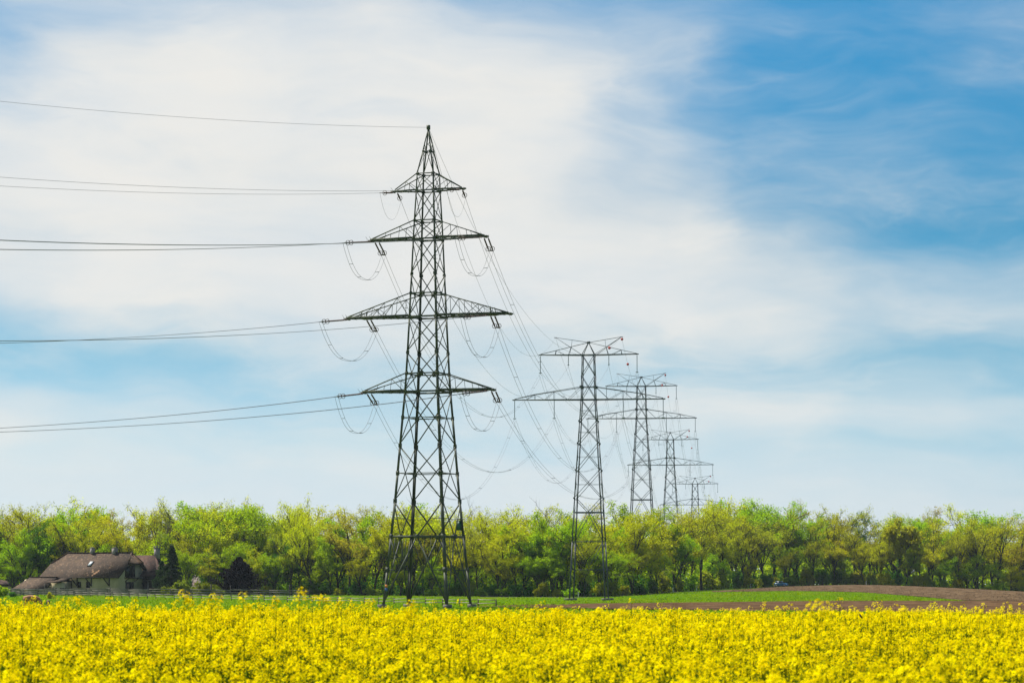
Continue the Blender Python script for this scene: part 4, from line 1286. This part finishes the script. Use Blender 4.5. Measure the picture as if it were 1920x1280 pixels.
ar.beam((-21.8, -2.6, e1 + .05), (-14.5, -2.6, e1 + .05), .28, .14)
ar.build('annexe_roof', M['roof'], house)
sr = MB(); poly_solid(sr, [(-15.6, -4.9, 2.62), (-12.1, -4.9, 2.62), (-12.1, -.1, 3.78), (-15.6, -.1, 3.78)], .2); sr.build('side_roof', M['roof'], house)
ds = MB(); ds.box((-14.3, -.55, 3.0), (2.6, 1.3, 1.2)); ds.beam((-15.4, -6.0, .85), (-14.6, -2.6, 3.5), .12, .3)  # dark timber colour stands in for shade on the annexe's roof end
ds.build('painted_shade_boarding', M['timber'], house)
sm_ = MB(); sm_.box((-14.2, -2.2, 1.1), (3.4, 4.2, 3.2)); sm_.build('low_wall', M['plaster'], house)
for u_ in (-15.0, -14.2, -13.4): window(u_, 1.0, .45, .9, 'front', lights=1) if False else None
for k, u_ in enumerate((-3.9, -3.1, -2.3)):
    fr = MB(); fr.box((-12.48, u_, .9), (.1, .5, .95)); f = fr.build('window', M['timber'], house); pn = MB(); pn.box((-12.42, u_, .9), (.03, .36, .8)); pn.build('pane', M['pane'], f)
for x in (-15.0, -14.2, -13.4):
    fr = MB(); fr.box((x, -4.33, .9), (.5, .1, .95)); f = fr.build('window', M['timber'], house); pn = MB(); pn.box((x, -4.39, .9), (.36, .03, .8)); pn.build('pane', M['pane'], f)

# low reddish-roofed shed at the frame edge
sp_ = at(-6, 1112, 640); sp_[2] = float(tz(sp_[0], sp_[1]))
shed = empty('shed', sp_, R(8))
tag(shed, 'low shed with reddish tiled roof beside the farmhouse annexe', 'shed')
b_ = MB(); b_.box((0, 2, 1.0), (5.0, 4, 2.6)); b_.build('wall', M['plaster'], shed)
b_ = MB(); poly_solid(b_, [(-2.9, -.6, 2.2), (2.9, -.6, 2.0), (2.0, 2, 3.0), (-2.9, 2, 3.8)], .18); poly_solid(b_, [(2.9, 4.6, 2.0), (-2.9, 4.6, 2.2), (-2.9, 2, 3.8), (2.0, 2, 3.0)], .18); b_.build('roof', M['roof_red'], shed)

# ================================================================== GARDEN TREES AND BUSHES
def conifer(name, label, px, base_y, Y, H, half, mleaf, tiers, droop, seed, upswept=False, clump=.34):
    rn = np.random.default_rng(seed)
    p = at(px, base_y, Y); p[2] = float(tz(p[0], p[1])) - .1
    root = empty(name, p); tag(root, label, 'tree')
    t_ = MB(); C = []; t_.tube([(0, 0, 0), (.05, 0, H * .5), (0, 0, H * .98)], [.22, .14, .03], 7)
    for i in range(tiers):
        t = (i + rn.random() * .6) / tiers
        z = H * (.04 + .93 * t)
        L = half * ((1 - t) ** (.85 if not upswept else 1.0)) * rn.uniform(.7, 1.2) + .15
        for k in range(7):
            a = rn.uniform(0, 6.28); d = np.array([math.cos(a), math.sin(a), 0])
            e = np.array([0, 0, z]) + d * L + np.array([0, 0, (L * .45 if upswept else -L * droop)])
            m_ = np.array([0, 0, z]) + d * L * .5 + np.array([0, 0, (L * .05 if upswept else -L * droop * .35)])
            t_.tube([(0, 0, z), m_, e], [.05, .035, .012], 4, cap=False)
            for s in np.linspace(.2, 1.0, 9):
                q = (np.array([0, 0, z]) * (1 - s) ** 2 + 2 * s * (1 - s) * m_ + s * s * e)
                C.append(q)
    t_.build('trunk', M['bark'], root)
    c_ = MB(); c_.quads(leaf_quads(np.array(C), clump, 12 if upswept else 8, .30)); c_.build('crown', mleaf, root)
LM['spruce'] = leaf_mat('spruce_needles', (0.026, 0.050, 0.018), (0.045, 0.075, 0.022), .2)
LM['purple'] = leaf_mat('dark_purple_foliage', (0.014, 0.012, 0.016), (0.028, 0.018, 0.020), .15)
LM['blossom'] = leaf_mat('pale_blossom', (0.55, 0.42, 0.40), (0.7, 0.6, 0.55), .4)
LM['garden'] = leaf_mat('garden_bush', (0.13, 0.18, 0.012), (0.22, 0.26, 0.015), .5)
conifer('spruce', 'narrow dark green spruce standing against the farmhouse corner', 322, 1113, 628, 10.8, 3.4, LM['spruce'], 30, .35, 5)
conifer('spruce', 'dull grey-green conifer half hiding the farmhouse porch', 303, 1113, 634, 7.4, 2.6, LM['spruce'], 20, .25, 6)
conifer('yew', 'dark purplish spreading yew alone by the rail fence', 448, 1116, 600, 8.0, 4.8, LM['purple'], 30, .1, 7, upswept=True, clump=.42)
SHR.append((make_shrub(41, LM['garden']), 'garden')); SHR.append((make_shrub(42, LM['blossom'], n=160, each=5), 'blossom'))
for px, Y, sx, H, lab in ((352, 622, 3.4, 4.4, 'dull green garden bush right of the spruce'), (385, 618, 3.2, 3.6, 'dull green garden bush before the purplish yew'), (318, 612, 2.6, 2.4, 'low green bush at the spruce foot'), (412, 622, 2.6, 3.0, 'green bush touching the purplish yew')):
    X = (px - 960) / F * Y; place_shrub(5, X, Y, sx, H, lab, 'bushes in the farmhouse garden')
X = (368 - 960) / F * 625; place_shrub(6, X, 625, 1.9, 4.3, 'pale pink blossoming bush between the spruce and the yew', 'bushes in the farmhouse garden')
X = (8 - 960) / F * 560; place_shrub(0, X, 560, 1.9, 2.2, 'bright green bush by the shed at the fence', 'bushes in the farmhouse garden')
X = (28 - 960) / F * 562; place_shrub(1, X, 562, 1.2, 1.0, 'small dark bush in front of the annexe', 'bushes in the farmhouse garden')
X = (98 - 960) / F * 505; place_shrub(3, X, 505, .8, 1.3, 'small yellow-green bush at the fence before the annexe', 'bushes in the farmhouse garden')

# ================================================================== FENCES
def fence(name, label, pts, step, hgt, rails, post_w=.14, rail_h=.13, dark_post=True, tall=()):
    pts = [np.array(p, float) for p in pts]
    base = np.array([pts[0][0], pts[0][1], float(tz(pts[0][0], pts[0][1]))])
    root = empty(name, base); tag(root, label, 'fence', 'paddock fences')
    P = []
    for a, b in zip(pts[:-1], pts[1:]):
        n = max(1, int(round(np.linalg.norm(b - a) / step)))
        P += [a + (b - a) * i / n for i in range(n)]
    P.append(pts[-1])
    P = np.array([[p[0] + rng.normal(0, .03), p[1] + rng.normal(0, .05), float(tz(p[0], p[1]))] for p in P]) - base
    for i, p in enumerate(P):
        m_ = MB(); h_ = hgt + rng.uniform(.05, .2) + (tall[i % len(tall)] if tall else 0)
        tilt = rng.normal(0, .03, 2)
        m_.beam(p + np.array([0, 0, -.3]), p + np.array([tilt[0], tilt[1], h_]), post_w, post_w); m_.build('post', M['wood_post'] if dark_post else M['wood_grey'], root)
    for r_ in rails:
        m_ = MB()
        for a, b in zip(P[:-1], P[1:]):
            o_ = np.array([0, -.1, 0])
            m_.beam(a + o_ + np.array([0, 0, r_ + rng.normal(0, .04)]), b + o_ + np.array([0, 0, r_ + rng.normal(0, .04)]), .05, rail_h)
        m_.build('rail', M['wood_grey'], root)
fence('rail_fence', 'long low pale rail fence slanting across the meadow past the big pylon', [(-112, 655), (-57, 506), (-17.7, 398), (-1.9, 356)], 6.5, .80, (.78, .42), .11, .085)
fence('rail_fence', 'weathered three-rail fence directly in front of the farmhouse', [(-115, 604), (-64, 598), (-40, 592)], 4.2, 1.35, (1.3, .85, .4), .17, .17, tall=(0, .9, 0, .1, 0, 1.0, .7, 0))
fence('rail_fence', 'weathered rail fence beside the annexe, nearer than the farmhouse one', [(-110, 585), (-70, 575)], 3.8, 1.2, (1.2, .75, .3), .15, .16, tall=(0, .5, 0, 0))

# ================================================================== CATTLE
def skin_body(name, verts, edges, radii, m, parent, root_i=0, sub=2):
    me = bpy.data.meshes.new(name); me.from_pydata([tuple(v) for v in verts], edges, [])
    me.materials.append(m)
    o = bpy.data.objects.new(name, me); COL.objects.link(o)
    if parent is not None: o.parent = parent
    md = o.modifiers.new('skin', 'SKIN'); md.use_smooth_shade = True
    for i, r_ in enumerate(radii):
        rr = r_ if isinstance(r_, tuple) else (r_, r_)
        me.skin_vertices[0].data[i].radius = rr
    me.skin_vertices[0].data[root_i].use_root = True
    if sub:
        s = o.modifiers.new('sub', 'SUBSURF'); s.levels = sub; s.render_levels = sub
    return o
def cow(loc, rz, scale, label, hide, face_):
    root = empty('cow', loc, rz); root.scale = (scale,) * 3; tag(root, label, 'cow', 'brown cattle grazing on the meadow')
    V_ = [(-.75, 0, 1.12), (-.35, 0, 1.05), (.1, 0, 1.02), (.5, 0, 1.08), (.85, 0, 1.02), (1.15, 0, .72), (1.35, 0, .40), (1.48, 0, .16),
          (-.72, .2, .95), (-.62, .22, .68), (-.86, .22, .46), (-.78, .22, .03), (-.72, -.2, .95), (-.5, -.22, .68), (-.72, -.22, .46), (-.66, -.22, .03),
          (.55, .2, .85), (.55, .2, .48), (.52, .2, .03), (.5, -.2, .85), (.68, -.2, .48), (.7, -.2, .03),
          (-.98, 0, 1.18), (-1.06, 0, .9), (-1.06, 0, .5)]
    E = [(0, 1), (1, 2), (2, 3), (3, 4), (4, 5), (5, 6), (6, 7), (0, 8), (8, 9), (9, 10), (10, 11), (0, 12), (12, 13), (13, 14), (14, 15), (3, 16), (16, 17), (17, 18), (3, 19), (19, 20), (20, 21), (0, 22), (22, 23), (23, 24)]
    rad = [(.30, .34), (.34, .38), (.37, .42), (.33, .40), (.22, .26), (.15, .19), (.13, .16), (.085, .085),
           .17, .12, .075, .06, .17, .12, .075, .06, .14, .085, .06, .14, .085, .06, .06, .03, .045]
    skin_body('body', V_, E, rad, hide, root)
    hd = MB()
    for s in (-1, 1):
        hd.tube([(1.24, s * .1, .56), (1.2, s * .28, .58), (1.16, s * .33, .53)], [.035, .05, .01], 6)
    hd.build('ears', hide, root)
    hn = MB()
    for s in (-1, 1): hn.tube([(1.22, s * .08, .64), (1.24, s * .2, .74), (1.26, s * .19, .86)], [.03, .025, .008], 6)
    hn.build('horns', M['chimney'], root)
    mz = MB(); mz.tube([(1.43, 0, .27), (1.5, 0, .13)], [.10, .085], 8); mz.build('muzzle', face_, root)
c_ = at(58, 1133, 345); cow((c_[0], c_[1], float(tz(c_[0], c_[1]))), R(-18), 1.02, 'light brown cow grazing beyond the rape flowers in front of the annexe', M['brownhide'], M['darkhide'])
c_ = at(90, 1133, 352); cow((c_[0], c_[1], float(tz(c_[0], c_[1]))), R(-80), .60, 'small dark brown calf seen end-on beside the light brown cow', M['darkhide'], M['black'])

# ================================================================== CAR, POSTS, STAKE, BIRD
M['carpaint'] = mat('dark_blue_car_paint', (0.05, 0.21, 0.42), .25, .6, var=.05)
M['lamp'] = mat('headlamp_glass', (.6, .62, .65), .1, .8, var=.05)
Xc = (1462 - 960) / F * 848; Yc = float(edge_y(Xc)) - 12.5
car = empty('parked_car', (Xc, Yc, float(tz(Xc, Yc)) + .06), R(-30))
tag(car, 'small dark blue car on the road at the foot of the wood', 'car')
b_ = MB()
def sect(x, w0, z0, z1, r_=.1):
    return [(x, -w0, z0 + r_), (x, -w0 + r_ * .6, z0), (x, w0 - r_ * .6, z0), (x, w0, z0 + r_), (x, w0 * .98, z1 - r_), (x, w0 * .9, z1), (x, -w0 * .9, z1), (x, -w0 * .98, z1 - r_)]
loft(b_, [sect(-1.95, .70, .40, .82), sect(-1.85, .80, .28, .92), sect(-1.2, .84, .22, .96), sect(0, .85, .22, .95), sect(.9, .84, .22, .93), sect(1.6, .80, .25, .80), sect(1.9, .70, .34, .66)])
b_.build('body', M['carpaint'], car, smooth=False)
cb = MB()
loft(cb, [[(-1.75, -.74, .93), (-1.75, .74, .93), (1.0, .76, .92), (1.0, -.76, .92)], [(-1.45, -.64, 1.38), (-1.45, .64, 1.38), (.25, .64, 1.42), (.25, -.64, 1.42)], [(-1.3, -.58, 1.44), (-1.3, .58, 1.44), (.1, .58, 1.47), (.1, -.58, 1.47)]])
cb.build('cabin', M['carpaint'], car)
def pane_(pts, nm): m_ = MB(); m_.add(pts, [(0, 1, 2, 3)]); m_.build(nm, M['pane'], car)
pane_([(.97, -.68, .97), (.97, .68, .97), (.31, .58, 1.39), (.31, -.58, 1.39)], 'windscreen'); pane_([(-1.76, .66, .97), (-1.76, -.66, .97), (-1.475, -.56, 1.35), (-1.475, .56, 1.35)], 'rear_window')
for s in (-1, 1):
    for x0, x1, x2, x3 in ((-.28, .80, .22, -.28), (-1.55, -.36, -.36, -1.36)):
        q = [(x0, s * .765, .97), (x1, s * .765, .97), (x2, s * .665, 1.37), (x3, s * .665, 1.37)]
        pane_(q if s < 0 else q[::-1], 'side_window')
    hl = MB(); hl.box((1.78, s * .58, .68), (.18, .26, .14)); hl.build('headlight', M['lamp'], car)
    tl = MB(); tl.box((-1.9, s * .62, .78), (.1, .2, .2)); tl.build('tail_light', M['red'], car)
    mi_ = MB(); mi_.box((.6, s * .95, 1.0), (.12, .18, .13)); mi_.build('wing_mirror', M['carpaint'], car)
    for x in (-1.2, 1.2):
        wh = MB(); wh.tube([(x, s * .68, .30), (x, s * .87, .30)], .30, 16); wo = wh.build('wheel', M['black'], car)
        ri = MB(); ri.tube([(x, s * .80, .30), (x, s * .885, .30)], .18, 12); ri.build('rim', M['lamp'], wo)

b_ = MB(); b_.tube([(0, 0, -.2), (0, 0, .62)], .06, 8); post0 = empty('marker_post', (0, 0, 0))
rings = [[(r_ * .065 * math.cos(t) * 1.2, .05 * r_ * math.sin(t), z) for t in np.arange(8) * math.pi / 4] for r_, z in ((1.2, -.2), (1.2, .7), (1.1, 1.0), (.6, 1.08))]
b_ = MB(); loft(b_, rings); b_.build('post', M['white'], post0); b_ = MB(); b_.box((0, 0, .82), (.175, .13, .16), rot=None); b_.build('band', M['black'], post0)
plist = [(1084, 'white roadside post near the foot of the whole horned pylon'), (1261, 'white roadside post below the middle-sized pylon'), (1305, 'white roadside post on the green slope left of the stubble'),
         (1406, 'white roadside post between the green slope and the blue car'), (1450, 'white roadside post just behind the blue car'), (1622, 'white roadside post beyond the blue car on the stubble crest')]
for i, (px, l) in enumerate(plist):
    o = post0 if i == 0 else copy_tree(post0)
    Y = wood_line(px) - 16.5; X = (px - 960) / F * Y
    o.location = (X, Y, float(tz(X, Y))); tag(o, l, 'marker post', 'white roadside posts')
p = gp(1431, 1142); st = MB(); st.tube([(0, 0, -.3), (.02, 0, .45)], .03, 6); st.box((.03, 0, .42), (.09, .02, .1))
tag(st.build('stake', M['red'], loc=p), 'thin red stake stuck in the brown ploughed field', 'stake')

# ================================================================== RAPE FIELD
def raceme(mb, p, rn, s=1.0, nfl=15):
    """head of four-petalled flowers round a knot of buds"""
    p = np.array(p)
    n = nfl
    t = rn.random(n) ** .8
    a = rn.uniform(0, 6.28, n)
    rad_ = (.018 + .026 * np.sin(np.clip(t, 0, 1) * 2.4 + .35)) * s
    z = (t - .5) * .085 * s
    c = p + np.stack([np.cos(a) * rad_, np.sin(a) * rad_, z], -1)
    out = np.stack([np.cos(a), np.sin(a), np.full(n, .55) + t * .6], -1) + rn.normal(0, .25, (n, 3)); out /= np.linalg.norm(out, axis=1, keepdims=True)
    u_ = np.cross(out, rn.normal(size=(n, 3))); u_ /= np.linalg.norm(u_, axis=1, keepdims=True); v_ = np.cross(out, u_)
    w_ = (.0115 + .004 * rn.random((n, 1))) * s
    lift = out * w_ * .35
    mb.quads(np.stack([c - u_ * w_ + lift, c - v_ * w_ * .5, c + u_ * w_ + lift, c + v_ * w_ * .5], 1), 0)
    mb.quads(np.stack([c - v_ * w_ + lift, c - u_ * w_ * .5, c + v_ * w_ + lift, c + u_ * w_ * .5], 1), 0)
def rape_plant(seed, H=1.22, heads=6, nfl=15, detail=True, spread=.17):
    rn = np.random.default_rng(seed); m_ = MB()
    lean = rn.normal(0, .05, 2)
    top = np.array([lean[0], lean[1], H])
    m_.tube([(0, 0, 0), (lean[0] * .5, lean[1] * .5, H * .55), top], [.010, .008, .004], 3, 1, cap=False)
    raceme(m_, top + np.array([0, 0, .02]), rn, 1.15, nfl + 4)
    for k in range(heads - 1):
        a = 2 * math.pi * k / (heads - 1) + rn.uniform(-.5, .5)
        h0 = H * rn.uniform(.45, .75); L = rn.uniform(.5, 1.0) * spread
        e = np.array([lean[0] + math.cos(a) * L, lean[1] + math.sin(a) * L, H - rn.uniform(.02, .30)])
        m_.tube([(lean[0] * .6, lean[1] * .6, h0), (e[0] * .75, e[1] * .75, h0 + (e[2] - h0) * .5), e], [.005, .004, .003], 3, 1, cap=False)
        raceme(m_, e, rn, rn.uniform(.75, 1.1), nfl)
    # pods / side shoots below the flowers, and leaves
    n = 16
    c = np.stack([rn.normal(0, .07, n), rn.normal(0, .07, n), rn.uniform(.45, .95, n) * H], -1)
    d = rn.normal(0, 1, (n, 3)); d[:, 2] = np.abs(d[:, 2]) + .3; d /= np.linalg.norm(d, axis=1, keepdims=True)
    u_ = np.cross(d, rn.normal(size=(n, 3))); u_ /= np.linalg.norm(u_, axis=1, keepdims=True)
    m_.quads(np.stack([c, c + d * .04 + u_ * .006, c + d * .085, c + d * .04 - u_ * .006], 1), 1)
    n = 9
    c = np.stack([rn.normal(0, .02, n), rn.normal(0, .02, n), rn.uniform(.12, .8, n) * H], -1)
    d = rn.normal(0, 1, (n, 3)); d[:, 2] = rn.uniform(-.2, .5, n); d /= np.linalg.norm(d, axis=1, keepdims=True)
    u_ = np.cross(d, rn.normal(size=(n, 3))); u_ /= np.linalg.norm(u_, axis=1, keepdims=True)
    m_.quads(np.stack([c, c + d * .07 + u_ * .03, c + d * .15, c + d * .07 - u_ * .03], 1), 1)
    return m_
rcol = bpy.data.collections.new('rape_sources')      # not linked to the scene: only instanced
for i in range(7):
    o = rape_plant(500 + i, H=1.06 + .04 * (i % 3), heads=4 + i % 3, nfl=9).build('rape_source', [M['petal'], M['stem']])
    COL.objects.unlink(o); rcol.objects.link(o)
P = []
y = 12.0
while y < 78:
    hw = y * .19 + 13.0
    dens = 8.5 + 4.0 * float(sm((y - 30) / 14))
    step_y = .17
    n = int(2 * hw * dens * step_y)
    xs = rng.uniform(-hw, hw, n); ys = y + rng.uniform(0, step_y, n)
    P.append(np.stack([xs, ys, tz(xs, ys)], -1)); y += step_y
P = np.concatenate(P)
# thin the far margin so the edge is ragged, and keep a few tramline gaps
keep = rng.random(len(P)) < 1 - sm((P[:, 1] - 70) / 8) * .75
P = P[keep]
me = bpy.data.meshes.new('rapeseed_field'); me.vertices.add(len(P)); me.vertices.foreach_set('co', P.ravel())
at_ = me.attributes.new('plant_scale', 'FLOAT', 'POINT')
patchy = .035 * np.sin(P[:, 0] * .9 + 1.3 * np.sin(P[:, 1] * .23)) + .03 * np.sin(P[:, 1] * .55 + P[:, 0] * .4)
at_.data.foreach_set('value', (1.0 + patchy + rng.normal(0, .055, len(P)) + rng.uniform(.06, .20, len(P)) * (rng.random(len(P)) < .035)).astype(np.float32))
me.update()
rape = bpy.data.objects.new('rapeseed_field', me); COL.objects.link(rape)
tag(rape, 'dense bright yellow flowering rapeseed crop across the whole foreground', 'crop', kind='stuff')
ng = bpy.data.node_groups.new('rape_scatter', 'GeometryNodeTree')
ng.interface.new_socket('Geometry', in_out='INPUT', socket_type='NodeSocketGeometry')
ng.interface.new_socket('Geometry', in_out='OUTPUT', socket_type='NodeSocketGeometry')
gi = ng.nodes.new('NodeGroupInput'); go = ng.nodes.new('NodeGroupOutput')
iop = ng.nodes.new('GeometryNodeInstanceOnPoints'); ci = ng.nodes.new('GeometryNodeCollectionInfo')
ci.inputs['Collection'].default_value = rcol; ci.inputs['Separate Children'].default_value = True; ci.inputs['Reset Children'].default_value = True
rv = ng.nodes.new('FunctionNodeRandomValue'); rv.data_type = 'FLOAT_VECTOR'
rv.inputs[0].default_value = (-.10, -.10, 0); rv.inputs[1].default_value = (.10, .10, 6.283)
na = ng.nodes.new('GeometryNodeInputNamedAttribute'); na.data_type = 'FLOAT'; na.inputs[0].default_value = 'plant_scale'
L_ = ng.links.new
L_(gi.outputs[0], iop.inputs['Points']); L_(ci.outputs[0], iop.inputs['Instance']); iop.inputs['Pick Instance'].default_value = True
L_(rv.outputs[0], iop.inputs['Rotation']); L_(na.outputs[0], iop.inputs['Scale']); L_(iop.outputs[0], go.inputs[0])
md = rape.modifiers.new('scatter', 'NODES'); md.node_group = ng

# plants that stand up above the crop, one by one
TALL = [(345, 1104, 34, 5, 'tall rape plant with a broad flower head in front of the garden bushes'),
        (397, 1109, 36, 5, 'tall rape plant with loose flower heads before the gap left of the yew'),
        (456, 1108, 33, 3, 'thin rape plant with a small loose head in front of the yew'),
        (563, 1099, 38, 4, 'thin, highest rape plant with a loose open head between yew and big pylon'),
        (519, 1115, 40, 6, 'leafy rape plant just past the yew'),
        (606, 1112, 40, 6, 'bushy rape plant with pale head between the yew and the big pylon'),
        (770, 1122, 36, 7, 'thick rape clump at the big pylon\'s second foot'),
        (146, 1112, 42, 3, 'small rape head before the annexe wall'), (122, 1115, 43, 4, 'low rape head before the annexe fence'),
        (215, 1117, 44, 4, 'rape head before the farmhouse long wall'), (254, 1115, 45, 3, 'thin rape head below the farmhouse gable window'),
        (640, 1118, 45, 4, 'small rape head nearest the big pylon\'s first foot'), (1050, 1134, 40, 7, 'broad rape clump below the whole horned pylon'),
        (1533, 1118, 31, 5, 'tall thin rape plant with loosely scattered blooms against the ploughed field'),
        (1262, 1136, 48, 4, 'rape head against the ploughed field below the middle-sized pylon'), (1375, 1137, 50, 3, 'small rape head below the blue car'),
        (1780, 1140, 46, 4, 'rape head sticking up below the ploughed field end'), (1868, 1141, 48, 4, 'rape head sticking up at the brown field beyond the ivy tree'),
        (690, 1121, 47, 4, 'rape head before the left foot of the big pylon'), (60, 1124, 42, 6, 'rape clump hiding the light brown cow')]
for i, (px, py, Y, hd_, lab) in enumerate(TALL):
    p = at(px, py, Y); zg = float(tz(p[0], p[1])); H = p[2] - zg
    rn = np.random.default_rng(900 + i)
    root = empty('rapeseed_plant', (p[0], p[1], zg)); tag(root, lab, 'plant', 'rapeseed plants standing above the crop')
    top = np.array([0, 0, H - .03]); s_ = MB(); s_.tube([(rn.normal(0, .1), rn.normal(0, .05), 0), (rn.normal(0, .03), 0, H * .6), top], [.005, .004, .003], 5)
    heads = []
    for k in range(hd_ + 2):
        if k < 2: e = top + np.array([rn.uniform(-.02, .02), 0, -.03 - .05 * k])
        else:
            dx = rn.uniform(.025, .10) * rn.choice([-1, 1])
            e = top + np.array([dx, rn.uniform(-.05, .05), -rn.uniform(.03, .20)])
            b0 = np.array([0, 0, e[2] - rn.uniform(.04, .09) - abs(dx) * .6])
            s_.tube([b0, (b0 + e) / 2 + np.array([dx * .15, 0, -.01]), e], [.003, .0025, .002], 3)
        heads.append(e)
    s_.build('stem', M['stem'], root)
    for e in heads:
        f_ = MB(); raceme(f_, e, rn, rn.uniform(.85, 1.3), 15); f_.build('flower_head', M['petal'], root)

# small dark bird perched on the crop
bpnt = at(1613.5, 1156, 57)
brd = empty('bird', bpnt, R(200)); brd.scale = (.65, .65, .65); tag(brd, 'tiny black bird perched on the rape flowers near the field\'s far edge', 'bird')
skin_body('body', [(0, 0, .02), (.015, 0, .055), (.03, 0, .085), (.058, 0, .088), (-.035, 0, -.01), (-.07, 0, -.045)], [(0, 1), (1, 2), (2, 3), (0, 4), (4, 5)], [.032, .028, .020, .004, .020, .010], M['crow'], brd, sub=1)
wb = MB()
for s in (-1, 1): wb.tube([(.015, s * .022, .05), (-.02, s * .03, .015), (-.05, s * .02, -.02)], [.012, .016, .003], 6)
wb.build('wings', M['crow'], brd)

# ================================================================== HAZE
hz = MB(); hz.box((0, 950, 30), (4700, 3000, 67))
hm = bpy.data.materials.new('haze_air'); hm.use_nodes = True; hm.node_tree.nodes.clear()
ho = hm.node_tree.nodes.new('ShaderNodeOutputMaterial'); pv = hm.node_tree.nodes.new('ShaderNodeVolumePrincipled')
pv.inputs['Color'].default_value = (0.72, 0.86, 1.0, 1); pv.inputs['Density'].default_value = 0.00003
pv.inputs['Anisotropy'].default_value = 0.2
hm.node_tree.links.new(pv.outputs[0], ho.inputs['Volume'])
tag(hz.build('haze', hm), 'thin pale summer haze in the air', 'haze', kind='stuff')
